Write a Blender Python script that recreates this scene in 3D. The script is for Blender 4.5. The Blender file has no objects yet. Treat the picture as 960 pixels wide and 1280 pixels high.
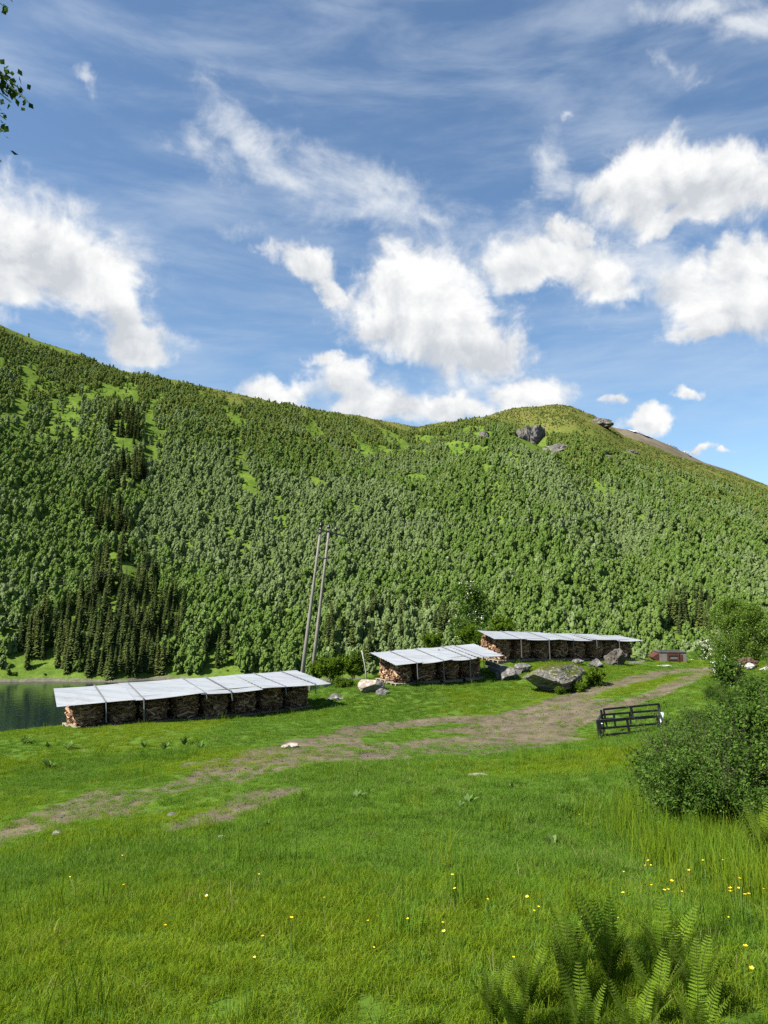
import bpy, bmesh, math, random
import numpy as np
from mathutils import Vector, Matrix, noise as mnoise, Quaternion

R = math.radians
RNG = np.random.default_rng(11)
random.seed(5)
scene = bpy.context.scene
COL = scene.collection

# ------------------------------------------------------------------ camera
FPX, PITCH = 960.0, R(5.95)
CT, ST = math.cos(PITCH), math.sin(PITCH)
cam_d = bpy.data.cameras.new('camera')
cam = bpy.data.objects.new('camera', cam_d)
COL.objects.link(cam)
cam.location = (0, 0, 0)
cam.rotation_euler = (R(90) + PITCH, 0, 0)
cam_d.sensor_fit = 'VERTICAL'
cam_d.sensor_height = 36.0
cam_d.lens = 27.0
cam_d.clip_end = 12000
cam_d.clip_start = 0.05
scene.camera = cam


def ray(px, py):
    v = (640 - py) / FPX
    return np.array([(px - 480) / FPX, CT - v * ST, ST + v * CT])


def P(px, py, Y):
    r = ray(px, py)
    return r * (Y / r[1])


def project(p):
    p = np.asarray(p, float)
    x, y, z = p[..., 0], p[..., 1], p[..., 2]
    f = y * CT + z * ST
    v = -y * ST + z * CT
    return 480 + FPX * x / f, 640 - FPX * v / f


# ------------------------------------------------------------------ noise
def _hash(ix, iy, seed):
    h = (ix.astype(np.int64) * 374761393 + iy.astype(np.int64) * 668265263 + seed * 1442695041) & 0xffffffff
    h = ((h ^ (h >> 13)) * 1274126177) & 0xffffffff
    return ((h ^ (h >> 16)) & 0xffff) / 65535.0


def vnoise(x, y, seed=0):
    x = np.asarray(x, float); y = np.asarray(y, float)
    ix, iy = np.floor(x), np.floor(y)
    fx, fy = x - ix, y - iy
    fx = fx * fx * (3 - 2 * fx); fy = fy * fy * (3 - 2 * fy)
    a = _hash(ix, iy, seed); b = _hash(ix + 1, iy, seed)
    c = _hash(ix, iy + 1, seed); d = _hash(ix + 1, iy + 1, seed)
    return (a + (b - a) * fx) * (1 - fy) + (c + (d - c) * fx) * fy


def fbm(x, y, seed=0, octv=4):
    s, a, t = 0.0, 1.0, 0.0
    for k in range(octv):
        s = s + a * vnoise(x * 2 ** k + 17.3 * k, y * 2 ** k - 9.1 * k, seed + k)
        t += a
        a *= 0.5
    return s / t - 0.5


def sstep(a, b, x):
    t = np.clip((x - a) / (b - a), 0, 1)
    return t * t * (3 - 2 * t)


# ------------------------------------------------------------------ mesh helpers
def mk_mesh(name, V, faces, smooth=False):
    V = np.asarray(V, np.float32)
    me = bpy.data.meshes.new(name)
    loops, starts, tot = [], [], 0
    for F in faces:
        F = np.asarray(F, np.int32)
        if F.size == 0:
            continue
        k = F.shape[1]
        starts.append(tot + np.arange(len(F)) * k)
        loops.append(F.ravel()); tot += F.size
    loops = np.concatenate(loops).astype(np.int32); starts = np.concatenate(starts).astype(np.int32)
    me.vertices.add(len(V)); me.vertices.foreach_set('co', V.ravel())
    me.loops.add(len(loops)); me.loops.foreach_set('vertex_index', loops)
    me.polygons.add(len(starts)); me.polygons.foreach_set('loop_start', starts)
    me.update(calc_edges=True)
    me.polygons.foreach_set('use_smooth', np.full(len(starts), smooth, bool))
    me.validate()
    return me


class MB:
    """collects simple solids into one mesh"""
    def __init__(s):
        s.V = []; s.Q = []; s.T = []; s.n = 0

    def add(s, V, Q=None, T=None):
        V = np.asarray(V, float).reshape(-1, 3)
        if Q is not None and len(Q):
            s.Q.append(np.asarray(Q, int) + s.n)
        if T is not None and len(T):
            s.T.append(np.asarray(T, int) + s.n)
        s.V.append(V); s.n += len(V)

    def box(s, c, size, M=None):
        hx, hy, hz = [q / 2 for q in size]
        V = np.array([[x, y, z] for x in (-hx, hx) for y in (-hy, hy) for z in (-hz, hz)])
        if M is not None:
            V = V @ np.asarray(M).T
        s.add(V + np.asarray(c), [[0, 1, 3, 2], [4, 6, 7, 5], [0, 4, 5, 1], [2, 3, 7, 6], [0, 2, 6, 4], [1, 5, 7, 3]])

    def bar(s, a, b, w, h=None, up=(0, 0, 1)):
        a = np.asarray(a, float); b = np.asarray(b, float)
        d = b - a; L = np.linalg.norm(d); d = d / L
        u = np.asarray(up, float)
        if abs(d @ u) > 0.98:
            u = np.array([1.0, 0, 0])
        x = np.cross(d, u); x /= np.linalg.norm(x); z = np.cross(x, d)
        s.box((a + b) / 2, (w, L, h or w), np.stack([x, d, z], 1))

    def tube(s, pts, rad, sides=6, cap=True):
        pts = np.asarray(pts, float); k = len(pts)
        rad = np.broadcast_to(np.asarray(rad, float), (k,))
        tan = np.gradient(pts, axis=0)
        tan /= np.linalg.norm(tan, axis=1)[:, None] + 1e-9
        ref = np.array([0.31, 0.2, 0.93]) if abs(tan[0, 2]) < 0.9 else np.array([1.0, 0.1, 0])
        x = np.cross(tan, ref); x /= np.linalg.norm(x, axis=1)[:, None] + 1e-9
        y = np.cross(tan, x)
        ang = np.arange(sides) * 2 * np.pi / sides
        V = pts[:, None] + rad[:, None, None] * (np.cos(ang)[None, :, None] * x[:, None] + np.sin(ang)[None, :, None] * y[:, None])
        i = np.arange(k - 1)[:, None] * sides; j = np.arange(sides)[None]; jn = (j + 1) % sides
        Q = np.stack([i + j, i + jn, i + sides + jn, i + sides + j], -1).reshape(-1, 4)
        V = V.reshape(-1, 3)
        T = []
        if cap:
            V = np.vstack([V, pts[:1], pts[-1:]])
            a0, a1 = k * sides, k * sides + 1
            for q in range(sides):
                T.append([a0, (q + 1) % sides, q]); T.append([a1, (k - 1) * sides + q, (k - 1) * sides + (q + 1) % sides])
        s.add(V, Q, T)

    def mesh(s, name, smooth=False):
        f = []
        if s.Q: f.append(np.vstack(s.Q))
        if s.T: f.append(np.vstack(s.T))
        return mk_mesh(name, np.vstack(s.V), f, smooth)

    def build(s, name, mat, parent=None, smooth=False):
        return obj(name, s.mesh(name, smooth), mat, parent)


def obj(name, me, mat=None, parent=None, loc=None):
    o = bpy.data.objects.new(name, me)
    if mat is not None:
        for m in (mat if isinstance(mat, (list, tuple)) else [mat]):
            me.materials.append(m)
    COL.objects.link(o)
    if parent is not None:
        o.parent = parent
    if loc is not None:
        o.location = loc
    return o


def tag(o, label=None, cat=None, group=None, kind=None):
    if label: o['label'] = label
    if cat: o['category'] = cat
    if group: o['group'] = group
    if kind: o['kind'] = kind
    return o


def thing(name, label, cat, loc=(0, 0, 0), rz=0.0, group=None):
    o = bpy.data.objects.new(name, None)
    o.empty_display_size = 0.2
    COL.objects.link(o)
    o.location = loc; o.rotation_euler = (0, 0, rz)
    return tag(o, label, cat, group)


def copy_tree(o, parent=None):
    c = o.copy(); COL.objects.link(c)
    if parent is not None: c.parent = parent
    for ch in list(o.children):
        copy_tree(ch, c)
    return c


def leaf_quads(C, D, N, L, W, fold=0.0):
    """diamond leaves: centres/bases C, direction D, side axis from D x N"""
    C = np.asarray(C, float); n = len(C)
    D = D / (np.linalg.norm(D, axis=1)[:, None] + 1e-9)
    S = np.cross(D, N); S /= np.linalg.norm(S, axis=1)[:, None] + 1e-9
    U = np.cross(S, D)
    L = np.broadcast_to(L, (n,))[:, None]; W = np.broadcast_to(W, (n,))[:, None]
    V = np.stack([C, C + D * L * .45 + S * W / 2 + U * fold * W, C + D * L, C + D * L * .45 - S * W / 2 + U * fold * W], 1)
    return V.reshape(-1, 3), np.arange(4 * n).reshape(n, 4)


# ------------------------------------------------------------------ materials
def new_mat(name):
    m = bpy.data.materials.new(name); m.use_nodes = True
    nt = m.node_tree; nt.nodes.clear()
    return m, nt, nt.nodes.new('ShaderNodeOutputMaterial')


def ramp(nt, fac, stops, interp='LINEAR'):
    n = nt.nodes.new('ShaderNodeValToRGB'); cr = n.color_ramp; cr.interpolation = interp
    while len(cr.elements) < len(stops): cr.elements.new(0.5)
    for e, (p, c) in zip(cr.elements, stops):
        e.position = p; e.color = (*c, 1)
    nt.links.new(fac, n.inputs[0])
    return n.outputs[0]


def noise_tex(nt, scale, detail=4, rough=.55, coord=None, vec='Object', stretch=None, distort=0):
    tc = nt.nodes.new('ShaderNodeTexCoord')
    n = nt.nodes.new('ShaderNodeTexNoise')
    n.inputs['Scale'].default_value = scale; n.inputs['Detail'].default_value = detail
    n.inputs['Roughness'].default_value = rough; n.inputs['Distortion'].default_value = distort
    src = tc.outputs[vec]
    if stretch:
        mp = nt.nodes.new('ShaderNodeMapping'); mp.inputs['Scale'].default_value = stretch
        nt.links.new(src, mp.inputs[0]); src = mp.outputs[0]
    nt.links.new(src, n.inputs['Vector'])
    return n.outputs[0]


def mixc(nt, f, a, b, mode='MIX'):
    n = nt.nodes.new('ShaderNodeMix'); n.data_type = 'RGBA'; n.blend_type = mode
    for s, v in ((n.inputs[0], f), (n.inputs[6], a), (n.inputs[7], b)):
        if isinstance(v, (int, float)): s.default_value = v
        elif isinstance(v, tuple): s.default_value = (*v, 1)
        else: nt.links.new(v, s)
    return n.outputs[2]


def mathn(nt, op, a, b=0.0, c=0.0, clamp=False):
    n = nt.nodes.new('ShaderNodeMath'); n.operation = op; n.use_clamp = clamp
    for s, v in zip(n.inputs, (a, b, c)):
        if isinstance(v, (int, float)): s.default_value = v
        else: nt.links.new(v, s)
    return n.outputs[0]


def foliage(name, stops, trans=.35, rnd='island', gloss=0, lump=None, tstops=None):
    """leaf shader: diffuse + translucent + a little gloss; colour varies per leaf and per plant"""
    m, nt, out = new_mat(name)
    g = nt.nodes.new('ShaderNodeNewGeometry'); oi = nt.nodes.new('ShaderNodeObjectInfo')
    f = g.outputs['Random Per Island'] if rnd == 'island' else oi.outputs['Random']
    if rnd == 'both':
        f = mathn(nt, 'ADD', mathn(nt, 'MULTIPLY', g.outputs['Random Per Island'], .45), mathn(nt, 'MULTIPLY', oi.outputs['Random'], .55))
    if lump:
        n = noise_tex(nt, lump, 2)
        f = mathn(nt, 'ADD', mathn(nt, 'MULTIPLY', f, .6), mathn(nt, 'MULTIPLY', mathn(nt, 'SUBTRACT', n, .3), 1.0), clamp=True)
    c = ramp(nt, f, stops)
    d = nt.nodes.new('ShaderNodeBsdfDiffuse'); t = nt.nodes.new('ShaderNodeBsdfTranslucent')
    nt.links.new(c, d.inputs[0])
    ct = mixc(nt, 1.0, c, (1.15, 1.12, .65), 'MULTIPLY')
    nt.links.new(ct, t.inputs[0])
    mx = nt.nodes.new('ShaderNodeMixShader'); mx.inputs[0].default_value = trans
    nt.links.new(d.outputs[0], mx.inputs[1]); nt.links.new(t.outputs[0], mx.inputs[2])
    last = mx.outputs[0]
    if gloss > 0:
        gl = nt.nodes.new('ShaderNodeBsdfGlossy'); gl.inputs['Roughness'].default_value = .42
        gl.inputs[0].default_value = (.9, .95, .9, 1)
        m2 = nt.nodes.new('ShaderNodeMixShader'); m2.inputs[0].default_value = gloss
        nt.links.new(last, m2.inputs[1]); nt.links.new(gl.outputs[0], m2.inputs[2]); last = m2.outputs[0]
    nt.links.new(last, out.inputs[0])
    return m


def surface(name, stops, scale=4.0, detail=6, rough=.85, metal=0.0, bump=.3, bdist=.02, island=0.0, stretch=None, bscale=None, spec=.3):
    m, nt, out = new_mat(name)
    b = nt.nodes.new('ShaderNodeBsdfPrincipled')
    n = noise_tex(nt, scale, detail, .6, stretch=stretch)
    f = n
    if island:
        g = nt.nodes.new('ShaderNodeNewGeometry')
        f = mathn(nt, 'ADD', mathn(nt, 'MULTIPLY', n, 1 - island), mathn(nt, 'MULTIPLY', g.outputs['Random Per Island'], island))
    nt.links.new(ramp(nt, f, stops), b.inputs['Base Color'])
    b.inputs['Roughness'].default_value = rough; b.inputs['Metallic'].default_value = metal
    b.inputs['Specular IOR Level'].default_value = spec
    if bump:
        bp = nt.nodes.new('ShaderNodeBump'); bp.inputs['Strength'].default_value = bump; bp.inputs['Distance'].default_value = bdist
        nt.links.new(noise_tex(nt, bscale or scale * 3, 6, .6, stretch=stretch), bp.inputs['Height'])
        nt.links.new(bp.outputs[0], b.inputs['Normal'])
    nt.links.new(b.outputs[0], out.inputs[0])
    return m


G_BASE = [(0, (0.057, 0.113, 0.010)), (.5, (0.092, 0.170, 0.016)), (1, (0.132, 0.218, 0.030))]
M = {}
M['grass'] = foliage('grass_green', G_BASE, .40, 'both')
M['grass_warm'] = foliage('grass_yellowish', [(0, (0.078, 0.124, 0.007)), (.6, (0.129, 0.192, 0.011)), (1, (0.196, 0.226, 0.037))], .40, 'both')
M['grass_cool'] = foliage('grass_bluish', [(0, (0.049, 0.106, 0.012)), (.6, (0.087, 0.162, 0.020)), (1, (0.134, 0.213, 0.047))], .38, 'both')
M['bush'] = foliage('bush_leaf', [(0, (0.022, 0.048, 0.008)), (.45, (0.045, 0.090, 0.014)), (.8, (0.082, 0.139, 0.026)), (1, (0.125, 0.185, 0.043))], .32, lump=2.2)
M['bush_bright'] = foliage('bright_leaf', [(0, (0.042, 0.080, 0.008)), (.6, (0.076, 0.129, 0.011)), (1, (0.114, 0.167, 0.023))], .4)
M['birch'] = foliage('birch_leaf', [(0, (.068, .112, .024)), (.5, (.098, .150, .037)), (1, (.132, .190, .056))], .16, 'both')
M['birch_pale'] = foliage('birch_leaf_pale', [(0, (.092, .132, .042)), (.5, (.124, .170, .062)), (1, (.155, .202, .084))], .16, 'both')
M['birch_high'] = foliage('mountain_birch_leaf', [(0, (.078, .105, .022)), (.5, (.110, .142, .032)), (1, (.145, .178, .046))], .16, 'both')
M['alder'] = foliage('alder_leaf', [(0, (.056, .098, .018)), (.5, (.082, .132, .027)), (1, (.112, .165, .042))], .16, 'both')
M['shrub'] = foliage('heath_shrub_leaf', [(0, (0.068, 0.081, 0.020)), (.5, (0.098, 0.111, 0.029)), (1, (0.132, 0.132, 0.041))], .25, 'both')
M['under'] = foliage('undergrowth_leaf', [(0, (.075, .125, .016)), (1, (.14, .20, .035))], .4, 'both', 0)
M['shrub_green'] = foliage('scrub_leaf', [(0, (.055, .095, .016)), (1, (.10, .15, .032))], .35, 'both', 0)
M['spruce'] = foliage('spruce_needle', [(0, (0.031, 0.050, 0.017)), (.5, (0.059, 0.081, 0.024)), (1, (0.098, 0.115, 0.034))], .15, 'both')
M['mid_leaf'] = foliage('mid_birch_leaf', [(0, (0.054, 0.101, 0.014)), (.6, (0.095, 0.161, 0.024)), (1, (0.143, 0.208, 0.043))], .38)
M['near_leaf'] = foliage('near_birch_leaf', [(0, (.022, .045, .010)), (1, (.045, .080, .016))], .22)
M['fern'] = foliage('fern_leaf', [(0, (0.075, 0.139, 0.011)), (.6, (0.118, 0.194, 0.016)), (1, (0.166, 0.242, 0.028))], .45, gloss=0)
M['fern_gold'] = foliage('fern_leaf_golden', [(0, (.075, .12, .010)), (1, (.13, .175, .02))], .45, gloss=0)
M['dock'] = foliage('dock_leaf', [(0, (0.070, 0.125, 0.030)), (1, (0.131, 0.192, 0.065))], .3)
M['blossom'] = foliage('white_blossom', [(0, (.45, .47, .36)), (1, (.72, .72, .62))], .3, gloss=0)
M['petal'] = foliage('yellow_petal', [(0, (.75, .50, .01)), (1, (.85, .62, .02))], .25, gloss=.05)
M['stem_dark'] = surface('fern_stem', [(0, (0.045, 0.030, 0.018)), (1, (0.105, 0.075, 0.030))], 20, bump=0)
M['stem_green'] = surface('flower_stem', [(0, (.05, .10, .02)), (1, (.08, .14, .03))], 20, bump=0)
M['bark'] = surface('bark', [(.3, (0.030, 0.024, 0.018)), (.7, (0.096, 0.084, 0.072))], 5, bump=.5, stretch=(0.600, 0.600, 0.180))
M['twig'] = surface('bush_twig', [(.3, (.02, .016, .01)), (.7, (.06, .05, .03))], 8, bump=0)
M['birch_bark'] = surface('birch_bark', [(.35, (.06, .05, .045)), (.5, (.42, .40, .37)), (1, (.55, .53, .5))], 4, bump=.3, stretch=(1, 1, 3))
M['firewood'] = surface('split_firewood', [(0, (.05, .028, .016)), (.45, (.17, .092, .050)), (.75, (.34, .205, .118)), (1, (.60, .42, .28))], 9, island=.8, bump=.5, bscale=40)
M['core_shade'] = surface('firewood_shade', [(0, (.010, .007, .005)), (1, (.030, .022, .016))], 14, bump=.8, bdist=.05)  # near-black brown: shade between the inner logs put into the colour
M['pallet'] = surface('pallet_wood', [(0, (.10, .08, .06)), (1, (.26, .22, .17))], 6, island=.5, bump=.3, stretch=(6, 1, 1))
M['old_timber'] = surface('weathered_timber', [(.2, (0.061, 0.055, 0.051)), (.8, (0.167, 0.158, 0.144))], 5, bump=.6, stretch=(0.465, 3.720, 3.720))
M['pole'] = surface('pole_wood', [(.25, (0.101, 0.094, 0.083)), (.75, (0.202, 0.187, 0.166))], 3, bump=.4, stretch=(4.320, 4.320, 0.360))
M['steel_dark'] = surface('galvanised_bracket', [(0, (.06, .055, .05)), (1, (.16, .15, .14))], 8, metal=.3, rough=.6, bump=0)
M['insulator'] = surface('insulator_glaze', [(0, (.010, .009, .010)), (1, (.025, .018, .016))], 8, rough=.25, bump=0)
M['orange'] = surface('orange_plate', [(0, (.60, .22, .02)), (1, (.75, .30, .03))], 8, bump=0)
M['wire'] = surface('line_wire', [(0, (.05, .05, .05)), (1, (.09, .09, .09))], 8, bump=0)
M['strap'] = surface('grey_strap', [(0, (.07, .075, .08)), (1, (.15, .155, .16))], 12, bump=0, rough=.6)
M['black_paint'] = surface('black_paint', [(.3, (.006, .006, .009)), (.75, (.018, .018, .024)), (1, (.06, .045, .035))], 7, rough=.42, bump=.05)
M['grey_plate'] = surface('grey_paint_worn', [(0, (.22, .23, .24)), (1, (.38, .39, .40))], 9, rough=.5, bump=.1)
M['rust_grey'] = surface('worn_grey_steel', [(.2, (0.074, 0.065, 0.059)), (.7, (0.146, 0.136, 0.130)), (1, (0.105, 0.056, 0.037))], 5, rough=.7, bump=.15)
M['rust_red'] = surface('rusty_red_paint', [(.2, (0.027, 0.009, 0.006)), (.7, (0.074, 0.022, 0.014)), (1, (0.042, 0.024, 0.016))], 6, rough=.75, bump=.2)
M['white_stone'] = surface('pale_stone', [(.2, (0.180, 0.168, 0.150)), (.8, (0.372, 0.360, 0.336))], 6, bump=.4)
M['soil_root'] = surface('brown_root', [(.2, (0.035, 0.020, 0.013)), (.8, (0.100, 0.060, 0.040))], 9, bump=.7)
M['scar'] = surface('bare_soil', [(.2, (.16, .11, .07)), (.8, (.34, .25, .17))], .3, bump=.3)
M['snow'] = surface('snow', [(0, (0.525, 0.539, 0.560)), (1, (0.595, 0.602, 0.616))], .2, bump=0)


def rock_mat(name, a, b, lichen, moss=None, scale=3.0):
    m, nt, out = new_mat(name)
    p = nt.nodes.new('ShaderNodeBsdfPrincipled'); p.inputs['Roughness'].default_value = .9
    p.inputs['Specular IOR Level'].default_value = .2
    c = ramp(nt, noise_tex(nt, scale, 8, .65), [(.3, a), (.7, b)])
    v = noise_tex(nt, scale * 1.7, 5, .7)
    c = mixc(nt, ramp(nt, v, [(.52, (0, 0, 0)), (.62, (1, 1, 1))]), c, lichen)
    cr = noise_tex(nt, scale * .8, 6, .7, stretch=(1, 1, 3.2), distort=1.2)
    c = mixc(nt, ramp(nt, cr, [(.36, (.8, .8, .8)), (.44, (0, 0, 0))]), c, tuple(q * .3 for q in a))
    if moss:
        g = nt.nodes.new('ShaderNodeNewGeometry'); sx = nt.nodes.new('ShaderNodeSeparateXYZ')
        nt.links.new(g.outputs['Normal'], sx.inputs[0])
        f = mathn(nt, 'ADD', sx.outputs[2], mathn(nt, 'MULTIPLY', mathn(nt, 'SUBTRACT', noise_tex(nt, scale, 6, .7), .5), 1.6))
        c = mixc(nt, ramp(nt, f, [(.62, (0, 0, 0)), (.85, (1, 1, 1))]), c, moss)
    nt.links.new(c, p.inputs['Base Color'])
    bp = nt.nodes.new('ShaderNodeBump'); bp.inputs['Strength'].default_value = .8; bp.inputs['Distance'].default_value = .12 / scale
    nt.links.new(noise_tex(nt, scale * 3, 8, .65), bp.inputs['Height']); nt.links.new(bp.outputs[0], p.inputs['Normal'])
    nt.links.new(p.outputs[0], out.inputs[0])
    return m


M['rock'] = rock_mat('grey_rock', (0.053, 0.050, 0.048), (0.137, 0.129, 0.122), (0.221, 0.216, 0.195))
M['rock_moss'] = rock_mat('mossy_rock', (0.074, 0.070, 0.067), (0.199, 0.188, 0.178), (0.295, 0.284, 0.258), (0.055, 0.055, 0.014))
M['rock_pale'] = rock_mat('pale_rock', (0.161, 0.130, 0.105), (0.260, 0.223, 0.186), (0.310, 0.285, 0.254))
M['cliff'] = rock_mat('cliff_rock', (0.051, 0.048, 0.048), (0.133, 0.122, 0.115), (0.173, 0.158, 0.143), (0.025, 0.036, 0.010), .12)

# ground under the grass
m, nt, out = new_mat('turf_soil')
b = nt.nodes.new('ShaderNodeBsdfPrincipled'); b.inputs['Roughness'].default_value = .95; b.inputs['Specular IOR Level'].default_value = .1
c = ramp(nt, noise_tex(nt, .6, 8, .65), [(.3, (0.035, 0.069, 0.007)), (.55, (0.056, 0.103, 0.010)), (.75, (0.081, 0.110, 0.019))])
nt.links.new(c, b.inputs['Base Color']); nt.links.new(b.outputs[0], out.inputs[0]); M['turf'] = m

m, nt, out = new_mat('track_dirt')
b = nt.nodes.new('ShaderNodeBsdfPrincipled'); b.inputs['Roughness'].default_value = .95; b.inputs['Specular IOR Level'].default_value = .15
c = ramp(nt, noise_tex(nt, 1.1, 10, .7), [(.30, (.040, .031, .019)), (.5, (.086, .067, .043)), (.70, (.136, .112, .078))])
c = mixc(nt, ramp(nt, noise_tex(nt, 26, 3, .6), [(.50, (0, 0, 0)), (.62, (.4, .4, .4))]), c, (.15, .13, .10))
c = mixc(nt, ramp(nt, noise_tex(nt, 9, 6, .7), [(.54, (0, 0, 0)), (.66, (.75, .75, .75))]), c, (.045, .058, .012))
nt.links.new(c, b.inputs['Base Color'])
bp = nt.nodes.new('ShaderNodeBump'); bp.inputs['Strength'].default_value = .7; bp.inputs['Distance'].default_value = .05
nt.links.new(noise_tex(nt, 14, 8, .7), bp.inputs['Height']); nt.links.new(bp.outputs[0], b.inputs['Normal'])
nt.links.new(b.outputs[0], out.inputs[0]); M['dirt'] = m

# hillside ground: bright meadow low down, olive heath near the top
m, nt, out = new_mat('hill_meadow')
b = nt.nodes.new('ShaderNodeBsdfDiffuse')
at = nt.nodes.new('ShaderNodeAttribute'); at.attribute_name = 'heath'
lo = ramp(nt, noise_tex(nt, .06, 9, .75), [(.32, (0.045, 0.077, 0.013)), (.5, (0.077, 0.122, 0.018)), (.68, (0.122, 0.162, 0.029))])
hi = ramp(nt, noise_tex(nt, .03, 8, .7), [(.3, (0.076, 0.084, 0.018)), (.5, (0.108, 0.104, 0.029)), (.72, (0.152, 0.112, 0.048))])
hc = mixc(nt, at.outputs['Fac'], lo, hi)
hc = mixc(nt, ramp(nt, noise_tex(nt, .45, 6, .75), [(.40, (.75, .75, .75)), (.56, (0, 0, 0))]), hc, (.040, .070, .014))
nt.links.new(hc, b.inputs[0]); nt.links.new(b.outputs[0], out.inputs[0]); M['hill'] = m

m, nt, out = new_mat('far_heath')
b = nt.nodes.new('ShaderNodeBsdfDiffuse')
nt.links.new(ramp(nt, noise_tex(nt, .02, 9, .7), [(.3, (.070, .068, .042)), (.5, (.125, .105, .075)), (.7, (.16, .14, .115))]), b.inputs[0])
nt.links.new(b.outputs[0], out.inputs[0]); M['far_heath'] = m

m, nt, out = new_mat('lake_water')
b = nt.nodes.new('ShaderNodeBsdfPrincipled'); b.inputs['Base Color'].default_value = (.006, .014, .012, 1)
b.inputs['Roughness'].default_value = .08; b.inputs['IOR'].default_value = 1.33
bp = nt.nodes.new('ShaderNodeBump'); bp.inputs['Strength'].default_value = .25; bp.inputs['Distance'].default_value = .4
nt.links.new(noise_tex(nt, .35, 4, .6, stretch=(.5, 1, 1)), bp.inputs['Height']); nt.links.new(bp.outputs[0], b.inputs['Normal'])
nt.links.new(b.outputs[0], out.inputs[0]); M['lake'] = m

# galvanised roofing sheet
m, nt, out = new_mat('roofing_metal')
b = nt.nodes.new('ShaderNodeBsdfPrincipled')
g = nt.nodes.new('ShaderNodeNewGeometry')
n1 = noise_tex(nt, 1.2, 7, .65, stretch=(.35, 2.5, 1))
c = ramp(nt, n1, [(.3, (0.237, 0.255, 0.270)), (.5, (0.311, 0.329, 0.344)), (.7, (0.370, 0.385, 0.400))])
c = mixc(nt, ramp(nt, noise_tex(nt, 2.2, 6, .7, stretch=(.5, 3, 1)), [(.60, (0, 0, 0)), (.72, (.5, .5, .5))]), c, (.34, .33, .31))
tone = mathn(nt, 'MULTIPLY_ADD', g.outputs['Random Per Island'], .28, .84)
c = mixc(nt, 1.0, c, ramp(nt, tone, [(0, (0, 0, 0)), (1, (1, 1, 1))]), 'MULTIPLY')
c = mixc(nt, ramp(nt, noise_tex(nt, .9, 8, .75), [(.56, (0, 0, 0)), (.72, (.55, .55, .55))]), c, (.17, .15, .125))
nt.links.new(c, b.inputs['Base Color']); b.inputs['Metallic'].default_value = .35; b.inputs['Roughness'].default_value = .48
nt.links.new(b.outputs[0], out.inputs[0]); M['roof'] = m

# ------------------------------------------------------------------ near terrain
ctrl_px = [  # (px, py, depth) read off the ground in the photograph
    (0, 1280, 3.2), (480, 1280, 3.1), (960, 1280, 2.7),
    (0, 1160, 5.6), (480, 1100, 5.7), (880, 1066, 7.2),
    (0, 1060, 11.0), (250, 1040, 8.9), (480, 1000, 10.0), (700, 1000, 9.6), (820, 1000, 9.6),
    (0, 1000, 15.5), (200, 985, 14.5), (480, 950, 16.2), (600, 960, 14.8), (700, 940, 16.5),
    (770, 925, 20.5), (480, 912, 24.5), (300, 930, 20.5), (120, 960, 18.5),
    (92, 912, 26.0), (240, 900, 28.4), (395, 886, 31.0), (10, 918, 26.3), (60, 915, 25.0),
    (465, 868, 32.5), (500, 858, 33.5), (608, 853, 35.5), (560, 880, 30.0), (640, 905, 26.0),
    (700, 885, 28.6), (690, 866, 33.0), (800, 852, 34.5), (640, 828, 38.5), (793, 826, 42.0), (880, 840, 38.0),
    (838, 829, 46.0), (940, 838, 30.0), (900, 880, 22.5),
]
CP = [tuple(P(*c)) for c in ctrl_px]
CP += [(0, 0, -1.62), (-6, 0, -2.1), (6, 0, -1.1), (0, -10, -.4), (-14, -8, -1.4), (14, -8, .4), (-25, 10, -4.8), (-22, 22, -5.6),
       (9, 8, -1.5), (14, 16, -1.4), (20, 28, -2.0), (26, 42, -2.8), (40, 50, -1.5), (-45, 10, -6.5), (-45, 24, -8), (50, 10, 2.0), (30, 0, 2.0)]
CP = np.array(CP)
_n = len(CP)


def _phi(r2):
    return .5 * r2 * np.log(r2 + 1e-9)


_K = _phi(((CP[:, None, :2] - CP[None, :, :2]) ** 2).sum(-1)) + np.eye(_n) * 3.0
_Pm = np.c_[np.ones(_n), CP[:, :2]]
_w = np.linalg.solve(np.block([[_K, _Pm], [_Pm.T, np.zeros((3, 3))]]), np.r_[CP[:, 2], 0, 0, 0])
LAKE = -46.0


def edge_y(x):
    return np.interp(x, [-60, -20, -16, -13, -10, -3, 1, 6, 14, 25, 60], [19, 24, 26, 27.3, 29.4, 34.4, 37.6, 42.5, 49, 55, 68])


def height(x, y):
    x = np.asarray(x, float); y = np.asarray(y, float)
    xs, ys = np.clip(x, -45, 50), np.clip(y, -12, 62)
    ey0 = edge_y(xs)
    ys = np.minimum(ys, ey0 + 2.5)
    sh = xs.shape
    q = np.stack([xs.ravel(), ys.ravel()], 1)
    z = np.empty(len(q))
    for i in range(0, len(q), 40000):
        qq = q[i:i + 40000]
        z[i:i + 40000] = _phi(((qq[:, None] - CP[None, :, :2]) ** 2).sum(-1)) @ _w[:_n] + _w[_n] + qq @ _w[_n + 1:]
    z = z.reshape(sh)
    z = z + .10 * fbm(x * .6, y * .6, 3, 3) + .035 * fbm(x * 2.7, y * 2.7, 9, 2)
    d = np.maximum(0, y - edge_y(x))
    z = z - .64 * (np.sqrt(d * d + 4) - 2)
    return np.maximum(z, LAKE - 5)


def G(px, py):
    r = ray(px, py); r = r / r[1]
    ys = np.linspace(1.5, 70, 1400)
    h = height(r[0] * ys, ys)
    i = np.argmax(r[2] * ys < h)
    return np.array([r[0] * ys[i], ys[i], h[i]])


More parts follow.
